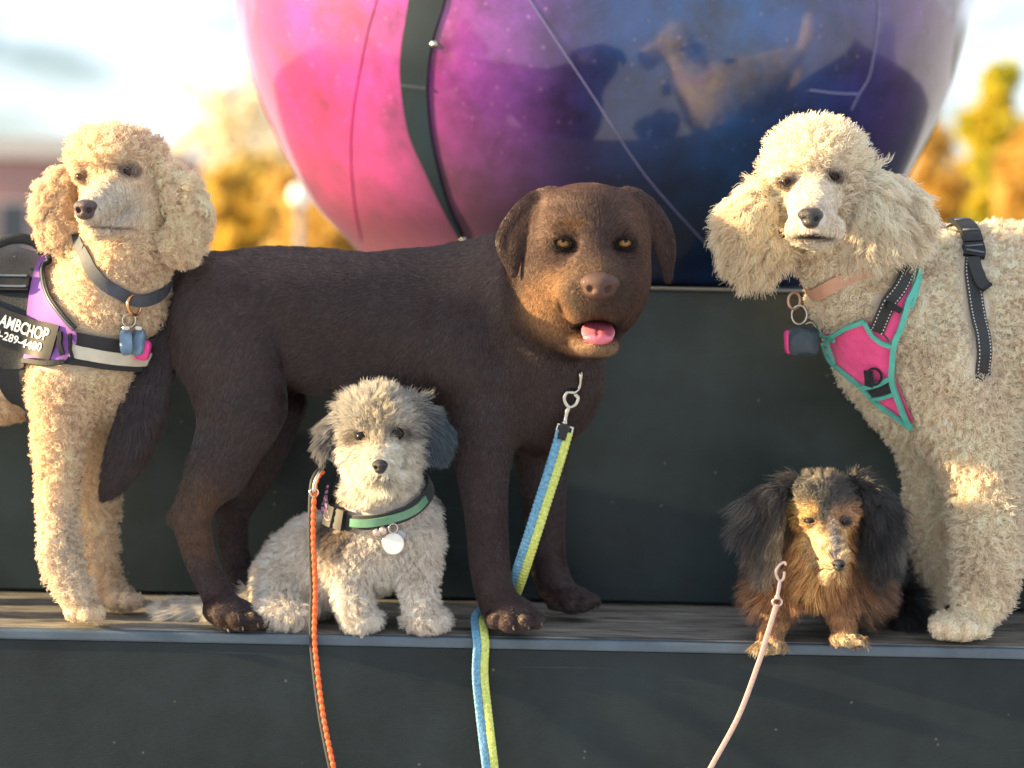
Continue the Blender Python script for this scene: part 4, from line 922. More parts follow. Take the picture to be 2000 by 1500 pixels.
pb_r = [(1490, 480, -60, 110, 90, 90, (0.96, 0.79, 0.58), 0.8), (1720, 520, -20, 90, 45, 100, (0.88, 0.75, 0.58), 0.8), (1586, 430, -180, 60, 70, 110, (0.86, 0.76, 0.65)), (1592, 463, -220, 44, 6, 70, (0.02, 0.015, 0.015)), (1537, 356, -120, 17, 12, 40, (0.10, 0.06, 0.05)), (1630, 345, -120, 17, 13, 40, (0.10, 0.06, 0.05)), (1890, 960, 60, 60, 110, 90, (0.88, 0.77, 0.62), 0.6), (1586, 408, -200, 22, 10, 60, (0.35, 0.33, 0.33), 0.5)]
def mottle(base_paint, a, b_, sc_=0.05):
    def f(Q):
        c = base_paint(Q); n = vnoise(Q, sc_, 5)[:, None]; return c * (a + (b_ - a) * n)
    return f
col_r = mottle(lambda Q: paint(Q, cream, pb_r), 0.86, 1.08)
P, Fq, N = dog_mesh(s, root, lambda Q: col_r(Q) * 0.8, fbox(1480, 220, 1700, 500, -300, 40), fvox=0.0018)
sub_mesh('nose', nz, m_nose_d, root)
for x, y, lx in ((1538, 356, -0.06), (1629, 345, 0.02)): ball_eye(root, W(x, y, -40 - 66), U(13), (lx, -1, 0.02), iris=(0.035, 0.018, 0.010), pupil_r=0.5, iris_r=1.0, white=(0.05, 0.03, 0.03))
rp_wear = Wear()
rp = dict(s=s, root=root, P=P, Fq=Fq, N=N, col=col_r)

# ---------------------------------------------------------------- left poodle
def left_poodle():
    s = Sdf(); D = 120; H = 30
    s.chain([(170, 650, D - 5, 108), (60, 655, D + 20, 150), (-80, 650, D + 45, 168), (-250, 630, D + 60, 150), (-380, 620, D + 70, 130)], k=40, ys=0.72)
    s.chain([(245, 400, H + 5, 70), (250, 470, H + 15, 82), (225, 560, H + 40, 96), (190, 630, D - 15, 112)], k=40)
    s.ell((175, 700, D - 5), (110, 115, 90), k=40)
    s.ell((210, 770, D + 20), (70, 60, 70), k=30)
    s.chain([(130, 740, D - 62, 72), (115, 830, D - 72, 48), (112, 910, D - 80, 33), (112, 1000, D - 86, 30), (117, 1070, D - 92, 32), (132, 1130, D - 96, 28), (148, 1160, D - 98, 26)], k=26)
    s.ell((162, 1188, 36), (34, 21, 34), rot=-10, k=12)
    for dx, dy, dd in ((-16, 6, -14), (8, 8, -24), (28, 10, -14)): s.ell((160 + dx, 1190 + dy, 28 + dd), (14, 13, 18), k=5)
    s.chain([(225, 760, D + 40, 56), (208, 850, D + 48, 34), (198, 950, D + 54, 28), (192, 1050, D + 58, 28), (200, 1120, D + 60, 26), (212, 1145, D + 60, 24)], k=26)
    s.ell((235, 1168, D + 50), (32, 19, 32), rot=-8, k=12)
    for dx, dd in ((-12, -20), (10, -28), (27, -16)): s.ell((236 + dx, 1173, D + 44 + dd), (13, 12, 16), k=5)
    for f in (-70, 80):
        s.chain([(-380, 650, D + 70 + f * 0.8, 95), (-350, 800, D + 70 + f, 66), (-400, 920, D + 70 + f, 40), (-410, 1060, D + 70 + f, 30), (-400, 1130, D + 70 + f, 28)], k=30); s.ell((-385, 1166 - f * 0.16, D + 60 + f), (42, 22, 34), k=12)
    # head turned to the left
    s.ell((228, 306, H), (82, 42, 76), rot=-4, k=14)
    s.ell((232, 325, H + 5), (80, 55, 74), k=14)
    s.ell((240, 365, H - 5), (74, 58, 66), k=18)
    s.ell((270, 405, H - 5), (56, 52, 56), k=20)
    s.chain([(232, 372, H - 44, 44), (208, 392, H - 82, 36), (186, 408, H - 118, 29), (176, 412, H - 132, 26)], k=16)
    s.chain([(262, 430, H - 40, 32), (222, 440, H - 80, 22), (192, 446, H - 112, 18)], k=14)
    s.chain([(250, 441, H - 88, 1.6), (222, 446, H - 104, 1.6), (196, 443, H - 130, 1.8), (172, 436, H - 156, 1.8)], k=3, mode='-')
    for x, y, dd in ((160, 345, H - 44), (251, 335, H - 62)):
        s.ell((x, y - 12, dd + 4), (17, 8, 12), k=8)
    s.ell((251, 335, H - 62), (18, 13, 12), k=8); s.ell((251, 335, H - 80), (13, 8, 18), rot=-6, k=3, mode='-')
    s.ell((158, 345, H - 44), (13, 12, 14), k=8); s.ell((152, 345, H - 60), (9, 8, 14), k=3, mode='-')
    s.chain([(322, 335, H - 22, 20), (352, 380, H - 34, 34), (368, 425, H - 38, 36), (354, 470, H - 36, 32)], k=12, ys=0.65)
    s.chain([(142, 335, H + 40, 20), (112, 375, H + 44, 30), (110, 420, H + 42, 34), (128, 465, H + 34, 32), (146, 482, H + 28, 24)], k=12, ys=0.65)
    nz = Sdf(); nz.ell((167, 403, H - 158), (23, 14, 20), rot=4, k=5); nz.ell((166, 416, H - 158), (18, 14, 17), k=6)
    for x, sg in ((152, 1), (173, -1)): nz.ell((x, 411, H - 176), (6, 6, 13), rot=-25 * sg, k=3, mode='-')
    return s, nz
s, nz = left_poodle()
root = empty('poodle', (float(W(120, 600, 120)[0]), 0.1, LEDGE_Z), 'apricot standard poodle looking left in a purple and black vest at the left edge', 'dog', 'dogs posing on the plinth')
pb_l = [(200, 405, -80, 75, 50, 120, (0.80, 0.72, 0.62)), (215, 444, -90, 44, 4, 100, (0.22, 0.14, 0.12), 0.7), (251, 335, -40, 21, 13, 40, (0.16, 0.10, 0.09)), (158, 345, -30, 13, 10, 30, (0.16, 0.09, 0.06)), (228, 290, 30, 100, 50, 110, (0.87, 0.70, 0.52), 0.6), (130, 1100, 30, 80, 110, 100, (0.80, 0.72, 0.62), 0.7), (235, 1168, 150, 60, 30, 60, (0.74, 0.62, 0.5), 0.6)]
col_l = mottle(lambda Q: paint(Q, (0.91, 0.735, 0.55), pb_l), 0.86, 1.10)
P, Fq, N = dog_mesh(s, root, lambda Q: col_l(Q) * 0.8, fbox(130, 240, 340, 480, -200, 60), fvox=0.0018)
sub_mesh('nose', nz, m_nose_g, root)
ball_eye(root, W(252, 335, 30 - 62), U(14), (-0.45, -1, 0.02), iris=(0.05, 0.022, 0.02), pupil_r=0.45, iris_r=1.0, white=(0.12, 0.09, 0.09))
ball_eye(root, W(159, 345, 30 - 44), U(11), (-0.8, -1, 0.02), iris=(0.10, 0.04, 0.015), pupil_r=0.4, iris_r=1.0, white=(0.1, 0.07, 0.06))
lp_wear = Wear()
lpd = dict(s=s, root=root, P=P, Fq=Fq, N=N, col=col_l)
# ================================================================ small grey and cream dog, sitting
hm_soft = hair_mat('soft_coat', 0.5, 0.06, 0.42)
def small_dog():
    s = Sdf(); D = 70; H = -20
    s.chain([(745, 985, D - 10, 76), (735, 1050, D, 88), (690, 1080, D + 25, 88), (625, 1100, D + 70, 84), (580, 1130, D + 95, 74)], k=30)
    s.ell((780, 1030, D - 8), (66, 88, 66), k=30)
    s.ell((560, 1150, D + 40), (58, 62, 52), k=24); s.ell((600, 1100, D + 120), (60, 70, 50), k=24)
    s.ell((555, 1195, 34), (50, 22, 34), rot=-4, k=14)
    s.chain([(688, 1070, D - 40, 44), (685, 1130, D - 48, 33), (694, 1185, D - 54, 29)], k=20)
    s.ell((706, 1208, 20), (36, 18, 34), k=12)
    s.chain([(814, 1060, D - 36, 42), (815, 1130, D - 44, 31), (823, 1185, D - 50, 28)], k=20)
    s.ell((834, 1210, 22), (42, 19, 34), k=12)
    s.chain([(520, 1170, D + 60, 20), (450, 1186, D + 60, 14), (380, 1190, D + 62, 10), (320, 1193, D + 66, 7)], k=14)
    s.chain([(742, 930, H + 30, 62), (745, 985, H + 60, 70)], k=30)
    s.ell((740, 836, H), (72, 72, 70), k=14); s.ell((742, 880, H - 8), (74, 50, 66), k=18)
    s.chain([(741, 872, H - 50, 34), (742, 902, H - 92, 26), (743, 914, H - 100, 23)], k=14)
    s.ell((741, 925, H - 78), (32, 16, 30), k=12)
    s.cone((722, 936, H - 118, 1.8), (746, 931, H - 124, 1.8), k=3, mode='-'); s.cone((746, 931, H - 124, 1.8), (770, 934, H - 106, 1.8), k=3, mode='-')
    for x, y in ((706, 853), (776, 846)):
        s.ell((x, y, H - 62), (14, 11, 18), k=5, mode='-')
    s.chain([(682, 795, H + 8, 16), (660, 825, H, 16), (650, 855, H - 4, 13), (654, 870, H - 4, 8)], k=8, ys=0.6)
    s.chain([(806, 792, H + 8, 16), (832, 815, H, 18), (846, 846, H - 4, 16), (840, 868, H - 4, 9)], k=8, ys=0.6)
    nz = Sdf(); nz.ell((742, 908, H - 126), (16, 11, 14), k=4); nz.ell((742, 916, H - 126), (11, 10, 12), k=5)
    for x, sg in ((734, 1), (751, -1)): nz.ell((x, 914, H - 140), (4, 3.5, 9), rot=-25 * sg, k=2, mode='-')
    return s, nz
s, nz = small_dog()
root = empty('small_dog', (float(W(720, 1100, 60)[0]), 0.06, LEDGE_Z), 'small fluffy cream dog with grey ears sitting below the brown dog', 'dog', 'dogs posing on the plinth')
pb_h = [(738, 800, -20, 90, 62, 120, (0.60, 0.57, 0.52)), (742, 850, -60, 60, 22, 90, (0.66, 0.58, 0.48), 0.6), (742, 912, -90, 72, 56, 110, (0.93, 0.87, 0.75)), (738, 830, -90, 22, 60, 60, (0.70, 0.62, 0.50), 0.8),
        (645, 850, -20, 34, 62, 60, (0.20, 0.20, 0.225)), (850, 840, -20, 44, 70, 60, (0.13, 0.17, 0.21)), (700, 856, -90, 26, 13, 40, (0.20, 0.15, 0.13), 0.8), (782, 850, -90, 28, 15, 40, (0.17, 0.14, 0.13), 0.8),
        (655, 1030, 20, 40, 60, 80, (0.17, 0.12, 0.10), 0.9), (744, 931, -130, 26, 3.5, 40, (0.08, 0.05, 0.05), 0.7)]
col_h = mottle(lambda Q: paint(Q, (0.97, 0.88, 0.80), pb_h), 0.84, 1.08, 0.03)
P, Fq, N = dog_mesh(s, root, lambda Q: col_h(Q) * 0.75, fbox(660, 750, 830, 950, -180, 0), vox=0.0032, fvox=0.0017)
sub_mesh('nose', nz, m_nose_d, root, 0.0011)
for x, y, lx in ((707, 853, 0.05), (776, 846, 0.05)): ball_eye(root, W(x, y, -20 - 56), U(13), (lx, -1, -0.05), iris=(0.015, 0.009, 0.006), pupil_r=0.5, iris_r=1.1, white=(0.03, 0.02, 0.02))
hv_wear = Wear(); hv = dict(s=s, root=root, P=P, Fq=Fq, N=N, col=col_h)
# ================================================================ long-haired dachshund
def dachs():
    s = Sdf(); D = 50; H = -20
    s.chain([(1600, 1105, D + 10, 66), (1640, 1104, D + 110, 72), (1690, 1115, D + 200, 70), (1735, 1140, D + 250, 56)], k=30)
    s.ell((1588, 1122, D), (72, 58, 60), k=24)
    s.ell((1520, 1130, D + 10), (40, 56, 50), rot=-10, k=24); s.ell((1670, 1130, D + 10), (44, 58, 52), rot=10, k=24)
    s.chain([(1524, 1150, D - 20, 34), (1518, 1205, D - 38, 25), (1506, 1238, D - 50, 23)], k=14)
    s.ell((1504, 1262, -14), (31, 15, 28), rot=6, k=8)
    for dx, dd in ((-22, -8), (-6, -20), (12, -20), (25, -8)): s.ell((1503 + dx, 1265, -18 + dd), (10, 9, 14), k=4)
    s.chain([(1640, 1150, D - 20, 34), (1642, 1195, D - 36, 25), (1648, 1228, D - 46, 22)], k=14)
    s.ell((1654, 1248, -8), (32, 14, 27), rot=-6, k=8)
    for dx, dd in ((-22, -6), (-6, -18), (12, -19), (26, -8)): s.ell((1654 + dx, 1251, -12 + dd), (10, 9, 14), k=4)
    s.chain([(1735, 1150, D + 180, 40), (1770, 1190, D + 130, 24), (1800, 1205, D + 110, 12)], k=16)      # tail
    s.chain([(1610, 1020, H + 20, 56), (1600, 1080, H + 50, 64)], k=30)
    s.ell((1608, 978, H), (66, 54, 66), k=12); s.ell((1612, 1010, H - 14), (58, 44, 56), k=16)
    s.chain([(1613, 1012, H - 30, 42), (1620, 1048, H - 72, 32), (1628, 1080, H - 106, 24), (1634, 1098, H - 122, 19)], k=14)
    s.chain([(1616, 1060, H - 50, 28), (1628, 1098, H - 96, 19), (1632, 1110, H - 108, 14)], k=10)
    s.chain([(1600, 1098, H - 96, 1.5), (1618, 1114, H - 128, 1.5), (1636, 1119, H - 136, 1.5), (1650, 1110, H - 122, 1.5)], k=2, mode='-')
    for x, y, hh, ww in ((1582, 1018, 4.5, 11), (1652, 1018, 8, 12)):
        s.ell((x, y, H - 62), (17, 13, 14), k=8); s.ell((x, y - 12, H - 58), (16, 8, 12), k=8); s.ell((x, y, H - 78), (ww, hh, 18), rot=4, k=2, mode='-')
    s.chain([(1548, 945, H + 5, 18), (1512, 980, H, 24), (1496, 1030, H - 4, 24), (1500, 1070, H - 4, 16)], k=8, ys=0.55)
    s.chain([(1672, 942, H + 5, 18), (1704, 980, H, 24), (1720, 1030, H - 4, 25), (1722, 1072, H - 4, 16)], k=8, ys=0.55)
    nz = Sdf(); nz.ell((1638, 1101, H - 140), (13, 9, 12), k=4); nz.ell((1638, 1108, H - 140), (9, 8, 10), k=4)
    for x, sg in ((1631, 1), (1645, -1)): nz.ell((x, 1106, H - 151), (3.5, 3, 8), rot=-25 * sg, k=2, mode='-')
    return s, nz
s, nz = dachs()
root = empty('dachshund', (float(W(1600, 1150, 40)[0]), 0.06, LEDGE_Z), 'small long-haired black and tan dachshund low on the edge below the right poodle', 'dog', 'dogs posing on the plinth')
tan = (0.46, 0.20, 0.08); gold = (0.74, 0.38, 0.13); blk = (0.022, 0.021, 0.024)
pb_d = [(1590, 1150, 10, 100, 80, 120, tan), (1600, 1090, -40, 60, 70, 70, gold), (1610, 1060, -90, 66, 52, 100, gold), (1583, 1000, -90, 34, 34, 70, (0.62, 0.38, 0.14)), (1655, 1002, -90, 34, 32, 70, (0.52, 0.28, 0.13)), (1612, 1075, -100, 40, 54, 90, (0.76, 0.53, 0.30)),
        (1608, 952, -40, 80, 38, 110, (0.05, 0.044, 0.042)), (1612, 995, -100, 11, 40, 60, (0.05, 0.05, 0.055)), (1630, 1058, -140, 9, 44, 60, (0.26, 0.26, 0.28), 0.8), (1610, 930, -20, 30, 16, 60, (0.20, 0.165, 0.13), 0.6),
        (1582, 1018, -100, 14, 7, 30, (0.06, 0.035, 0.03)), (1652, 1018, -100, 15, 10, 30, (0.04, 0.03, 0.03)),
        (1505, 1215, 0, 50, 70, 70, (0.42, 0.22, 0.10)), (1655, 1215, 0, 50, 60, 70, (0.42, 0.22, 0.10)), (1504, 1265, -30, 36, 18, 50, (0.60, 0.46, 0.30)), (1660, 1252, -25, 36, 16, 50, (0.60, 0.46, 0.30)),
        (1490, 1060, -20, 40, 50, 70, (0.17, 0.125, 0.095), 0.8), (1522, 1040, -30, 18, 50, 60, (0.50, 0.40, 0.26), 0.7), (1738, 1020, -20, 12, 40, 60, (0.30, 0.26, 0.22), 0.5), (1490, 950, -20, 40, 30, 60, (0.12, 0.10, 0.085), 0.7), (1700, 1150, 60, 60, 60, 90, (0.22, 0.11, 0.06), 0.8), (1460, 1170, 60, 60, 50, 90, (0.34, 0.18, 0.09), 0.8)]  # sunlit wash on the left ear is painted into the fur colour
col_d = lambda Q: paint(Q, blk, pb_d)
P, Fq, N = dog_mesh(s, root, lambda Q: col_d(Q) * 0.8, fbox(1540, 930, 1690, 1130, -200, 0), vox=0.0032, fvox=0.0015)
sub_mesh('nose', nz, m_nose_d, root, 0.0010)
ball_eye(root, W(1582, 1018, -20 - 64), U(11), (0.1, -1, -0.1), iris=(0.03, 0.016, 0.01), pupil_r=0.5, iris_r=1.1, white=(0.06, 0.04, 0.04))
ball_eye(root, W(1652, 1018, -20 - 66), U(12), (0.1, -1, -0.05), iris=(0.05, 0.025, 0.012), pupil_r=0.45, iris_r=1.0, white=(0.30, 0.24, 0.24))
dx_wear = Wear(); dxd = dict(s=s, root=root, P=P, Fq=Fq, N=N, col=col_d)
# ================================================================ collars, harnesses, tags (parts of each dog) and leashes (things of their own)
m_web = mat('black_webbing', (0.013, 0.014, 0.017), 0.6, bump=(900, 0.6, 0.001), noise=(60, 0.25), sheen=0.2)
m_vest = mat('vest_black', (0.014, 0.018, 0.023), 0.7, bump=(500, 0.5, 0.002), noise=(25, 0.3))
m_purple = mat('purple_cloth', (0.29, 0.10, 0.41), 0.75, bump=(700, 0.5, 0.001), noise=(30, 0.12), sheen=0.3)
m_pinkc = mat('pink_cloth', (0.92, 0.085, 0.30), 0.7, bump=(60, 0.6, 0.006), noise=(30, 0.12), sheen=0.2)
m_turq = mat('turquoise_binding', (0.10, 0.46, 0.38), 0.7, bump=(500, 0.4, 0.001), noise=(60, 0.15))
m_slate = mat('slate_webbing', (0.055, 0.062, 0.078), 0.65, bump=(800, 0.5, 0.001), noise=(60, 0.3))
m_refl = mat('beige_reflective', (0.62, 0.57, 0.46), 0.35, noise=(50, 0.12)); m_green = mat('green_reflective', (0.12, 0.27, 0.17), 0.3, noise=(50, 0.15), coat=0.3)
m_plas = mat('black_plastic', (0.015, 0.016, 0.018), 0.5, spec=0.3, noise=(40, 0.2)); m_plg = mat('buckle_grey', (0.12, 0.14, 0.17), 0.3)
m_white = mat('white_print', (0.82, 0.82, 0.80), 0.6); m_stitch = mat('pale_stitching', (0.62, 0.60, 0.55), 0.7)
m_copper = mat('copper_ring', (0.78, 0.40, 0.18), 0.25, metal=1.0); m_steel = mat('steel_hardware', (0.62, 0.59, 0.53), 0.25, metal=1.0, bump=(200, 0.2, 0.001))
m_bluetag = mat('blue_grey_tag', (0.16, 0.25, 0.37), 0.5, noise=(60, 0.4), bump=(120, 0.5, 0.002)); m_pinkp = mat('pink_plastic', (0.85, 0.06, 0.30), 0.4)
m_leather = mat('tan_pink_leather', (0.58, 0.32, 0.22), 0.5, noise=(40, 0.15), bump=(200, 0.3, 0.001)); m_bag = mat('bag_cloth', (0.035, 0.055, 0.075), 0.45, noise=(30, 0.3), bump=(45, 0.8, 0.008))
m_rose = mat('rose_metal', (0.72, 0.48, 0.38), 0.3, metal=0.8)

def stitches(name, path, g, B, across, ln=5, gap=5, wd=2.2, lift=3.0, parent=None, m=None):
    s_ = np.r_[0, np.cumsum(np.linalg.norm(np.diff(path, axis=0), axis=1))]; V = []; Fq = []; t = U(gap)
    f = lambda A, x: np.array([np.interp(x, s_, A[:, k]) for k in range(3)])
    while t + U(ln) < s_[-1]:
        q = []
        for x, sg in ((t, -1), (t, 1), (t + U(ln), 1), (t + U(ln), -1)): q.append(f(path, x) + f(B, x) * (U(across) + sg * U(wd) / 2) + f(g, x) * U(lift))
        k = len(V); gg = f(g, t) * U(0.8); V += q + [p - gg for p in q]
        Fq += [(k, k + 1, k + 2, k + 3), (k, k + 4, k + 5, k + 1), (k + 1, k + 5, k + 6, k + 2), (k + 2, k + 6, k + 7, k + 3), (k + 3, k + 7, k + 4, k)]; t += U(ln + gap)
    me = bpy.data.meshes.new(name); me.from_pydata([tuple(v) for v in V], [], Fq); me.update(); bm = bmesh.new(); bm.from_mesh(me); bmesh.ops.recalc_face_normals(bm, faces=bm.faces[:]); bm.to_mesh(me); bm.free()
    return tag(link(name, me, m or m_stitch, parent), kind='stuff')
def torus(name, c, r, th, m, parent, ax=(0.2, -1, 0.1), sq=1.0, rot=0.0):
    return link(name, tube_mesh(name, ring_pts(c, r, ax, 28, sq, rot), th, 8, closed=True), m, parent)
def pad(name, c, w_, h_, dep, m, parent, rot=0.0, yaw=0.0, bev=0.35, bulge=0.0):
    """rounded slab standing at world point c, w_ x h_ photo px, dep px thick"""
    bm = bmesh.new(); bmesh.ops.create_cube(bm, size=1.0); bmesh.ops.subdivide_edges(bm, edges=bm.edges[:], cuts=3, use_grid_fill=True)
    R_ = Matrix.Rotation(yaw, 3, 'Z') @ Matrix.Rotation(-rot, 3, 'Y')
    for v in bm.verts:
        x, y, z = v.co * 2; e = 4.0; k = (abs(x) ** e + abs(z) ** e) ** (1 / e) + 1e-6; k = max(abs(x), abs(z)) / k if k > 0 else 1
        x *= k ** (bev * 3); z *= k ** (bev * 3); y *= 1 + bulge * (1 - x * x) * (1 - z * z)
        v.co = R_ @ Vector((x * U(w_) / 2, y * U(dep) / 2, z * U(h_) / 2)) + Vector(c)
    return link(name, bm_mesh(name, bm), m, parent)

# ---------------------------------------------------------------- left poodle: vest, collar, tags
S, Rt, We = lpd['s'], lpd['root'], lp_wear
ves = empty('harness', (0, 0, 0)); ves.parent = Rt; ves.location = (0, 0, 0)
me, Gb, gb = patch(S, [(-120, 476), (-125, 600), (-110, 715)], [(90, 486), (64, 567), (60, 650), (58, 718)], off=11, th=5, a=22, b=18, wear=We, name='back_panel'); link('back_panel', me, m_vest, ves)
me, pth, g_, B_ = band(S, [(18, 700), (34, 770), (50, 835), (75, 880, 150)], [70, 40, 26, 26], off=10, th=5, wear=We); link('girth_strap', me, m_vest, ves)
me, Gp, gp = patch(S, [(92, 496), (73, 519), (62, 567), (57, 618), (55, 660), (56, 703)], [(101, 496), (90, 530), (98, 565), (121, 600), (152, 638), (150, 680), (128, 710)], off=15, th=5, a=30, b=12, wear=We, name='chest_panel'); link('chest_panel', me, m_purple, ves, 'purple chest panel')
me, pth, g_, B_ = band(S, [(99, 494), (88, 530), (97, 563), (121, 600), (154, 638)], 10, off=17, th=7, m_=4, wear=We); link('edge_binding', me, m_vest, ves)
link('piping', tube_mesh('piping', pth + B_ * 0 + g_ * U(4), U(2.0), 6), m_plg, ves)
me, pth, g_, B_ = band(S, [(56, 706), (92, 716), (128, 712)], 9, off=17, th=7, m_=4, wear=We); link('edge_binding', me, m_vest, ves)
me, pth, g_, B_ = band(S, [(138, 676), (170, 681), (200, 686), (240, 690), (268, 692), (320, 690, 100)], 64, off=13, th=5, m_=8, wear=We); link('chest_strap', me, m_web, ves)
me2, *_ = band(S, [(144, 682), (170, 687), (200, 692), (240, 697), (268, 699), (320, 697, 100)], 25, off=17, th=4, m_=5); link('reflective_strip', me2, m_refl, ves)
me, lp_, lg, lB = band(S, [(-75, 605), (-40, 618), (0, 636), (60, 655), (120, 670)], 70, off=21, th=6, m_=8, wear=We); lab_o = link('name_label', me, m_plas, ves)
def on_band(path, g, B, txt, x_from, x_to, vc, height, lift, parent, m, name='lettering', align='left'):
    """flat print laid along a strap between photo columns x_from and x_to; vc across the strap in px (down is positive)"""
    cu = bpy.data.curves.new('lettering', 'FONT'); cu.body = txt; cu.resolution_u = 3; cu.offset = 0.022; o = bpy.data.objects.new('lettering_source', cu); C.objects.link(o)
    bpy.context.view_layer.update(); me = bpy.data.meshes.new_from_object(o.evaluated_get(bpy.context.evaluated_depsgraph_get())); bpy.data.objects.remove(o); bpy.data.curves.remove(cu)
    co = np.array([v.co for v in me.vertices]); x0, x1 = co[:, 0].min(), co[:, 0].max(); y0, y1 = co[:, 1].min(), co[:, 1].max()
    px = to_px(path)[0]; order = np.argsort(px); ppx = px[order]
    sgn = 1.0 if to_px(path[len(path) // 2] + B[len(path) // 2] * 0.01)[1] > to_px(path[len(path) // 2])[1] else -1.0
    for v, c_ in zip(me.vertices, co):
        xx = x_from + (c_[0] - x0) / (x1 - x0) * (x_to - x_from); i = np.interp(xx, ppx, order.astype(float)) if order[0] < order[-1] else np.interp(xx, ppx, order.astype(float))
        f = lambda A: np.array([np.interp(i, np.arange(len(A)), A[:, k]) for k in range(3)])
        ac = vc - ((c_[1] - y0) / (y1 - y0) - 0.5) * height
        v.co = Vector(f(path) + f(B) * sgn * U(ac) + f(g) * U(lift))
    return link(name, me, m, parent)
on_band(lp_, lg, lB, 'AMBCHOP', -3, 94, -12, 25, 4.2, lab_o, m_white)
on_band(lp_, lg, lB, '0-289-4480', -3, 87, 15, 17, 4.2, lab_o, m_white)
me, pth, g_, B_ = band(S, [(130, 646), (130, 672), (128, 700)], 9, off=27, th=9, m_=4); link('slider_bar', me, m_plas, ves)
me, pth, g_, B_ = band(S, [(146, 648), (145, 676), (143, 704)], 6, off=24, th=8, m_=4); link('slider_bar', me, m_plas, ves)
for y in (560,):
    me, pth, g_, B_ = band(S, [(-40, y - 4), (10, y), (60, y + 2)], 36, off=19, th=12, m_=5, wear=We); bk = link('buckle', me, m_plas, ves)
    for dy in (-10, 8):
        me, *_ = band(S, [(-30, y + dy - 4), (10, y + dy), (56, y + dy + 2)], 4, off=28, th=4, m_=3); link('bar', me, m_plg, bk)
hp = catmull([W(-30, 500, 60), W(-10, 478, 62), W(30, 466, 66), (W(66, 472, 72)), W(86, 492, 74)], 8); link('handle', tube_mesh('handle', hp, U(11), 10, flat=0.7), m_vest, ves)
me, pth, g_, B_ = band(S, [(166, 490, -10), (180, 522), (205, 552), (235, 573), (266, 585), (300, 578), (338, 545), (352, 500, 90), (300, 450, 140), (200, 450, 130), (166, 490, -10)], 25, off=9, th=4, m_=5, wear=We); col_o = link('collar', me, m_slate, Rt)
rp0 = S.hit(262, 596, U(14))[0]; torus('collar_ring', rp0, U(19), U(3.2), m_copper, col_o, ax=(1, -0.55, 0.1), sq=1.0)
torus('key_ring', S.hit(252, 626, U(16))[0], U(13), U(1.8), m_steel, col_o, ax=(0.5, -1, 0))
for x, y, r_, yw in ((246, 668, 0.05, 0.2), (270, 668, -0.12, -0.3)):
    tg = pad('tag', S.hit(x, y, U(30))[0], 24, 52, 10, m_bluetag, col_o, rot=r_, yaw=yw, bulge=0.2)
    pad('tag_cap', S.hit(x + 1, y - 27, U(30))[0], 14, 8, 9, m_steel, tg, rot=r_)
pad('bag_roll', S.hit(280, 684, U(26))[0], 26, 40, 20, m_pinkp, col_o, rot=-0.2, bulge=0.3)

# ---------------------------------------------------------------- right poodle: harness, collar, tags
S, Rt, We = rp['s'], rp['root'], rp_wear
har = empty('harness', (0, 0, 0)); har.parent = Rt
def trim(pts, wd=9, off=19, m=m_turq, th=6, nm='binding'):
    me, p_, g_, B_ = band(S, pts, wd, off=off, th=th, m_=4, n=8, wear=We); return link(nm, me, m, har)
me, *_ = patch(S, [(1597, 645), (1612, 672), (1642, 702), (1688, 742), (1724, 778), (1786, 822)], [(1600, 636), (1640, 650), (1690, 622), (1737, 667), (1752, 735), (1790, 815)], off=11, th=4, a=34, b=14, wear=We, name='chest_panel'); link('chest_panel', me, m_pinkc, har, 'pink chest panel')
me, *_ = patch(S, [(1757, 560), (1742, 600), (1722, 640)], [(1772, 556), (1760, 600), (1744, 664)], off=13, th=4, a=14, b=6, wear=We, name='shoulder_panel'); link('shoulder_panel', me, m_pinkc, har)
me, *_ = patch(S, [(1694, 744), (1712, 765)], [(1740, 732), (1752, 762)], off=17, th=4, a=6, b=8, name='mesh_panel'); link('mesh_panel', me, m_web, har)
trim([(1596, 676), (1620, 690), (1652, 712), (1690, 745), (1726, 782), (1790, 826)]); trim([(1588, 640), (1606, 644), (1640, 652)], 7)
trim([(1630, 650), (1634, 672), (1644, 702)], 8); trim([(1630, 648), (1656, 632), (1690, 619)], 9); trim([(1690, 620), (1704, 642), (1720, 657), (1740, 668)], 8, 22)
trim([(1784, 536), (1774, 565), (1763, 597), (1750, 645), (1743, 690), (1750, 735), (1766, 775), (1792, 824)], 11, 22); trim([(1690, 746), (1715, 742), (1744, 730)], 9, 22)
trim([(1786, 536), (1782, 566), (1770, 600)], 7, 19); trim([(1712, 768), (1735, 764), (1756, 757)], 7, 20)
me, pth, g_, B_ = band(S, [(1770, 520), (1750, 552), (1733, 583), (1720, 612), (1710, 636)], 30, off=19, th=5, m_=6, wear=We); st = link('shoulder_strap', me, m_web, har)
for a_ in (-11, 11): stitches('stitching', pth, g_, B_, a_, 3, 4, 2.0, 3.2, st)
me, *_ = band(S, [(1722, 588), (1736, 594), (1748, 600)], 12, off=25, th=7, m_=4, n=4); link('slider', me, m_plas, har)
me, pth, g_, B_ = band(S, [(1704, 712), (1706, 728), (1707, 742)], 18, off=23, th=5, m_=4, n=6); st = link('loop_strap', me, m_web, har)
torus('lead_ring', S.hit(1707, 736, U(28))[0], U(16), U(2.6), m_plas, har, ax=(0.3, -1, 0.1))
me, pth, g_, B_ = band(S, [(1836, 415, 120), (1850, 428), (1876, 446), (1893, 470), (1899, 500), (1896, 540), (1903, 600), (1911, 650), (1917, 700), (1920, 745), (1922, 790)], 31, off=14, th=5, m_=6, wear=We, sink=30); st = link('girth_strap', me, m_web, har)
for a_ in (-12, 12): stitches('stitching', pth, g_, B_, a_, 3, 4, 2.0, 3.2, st)
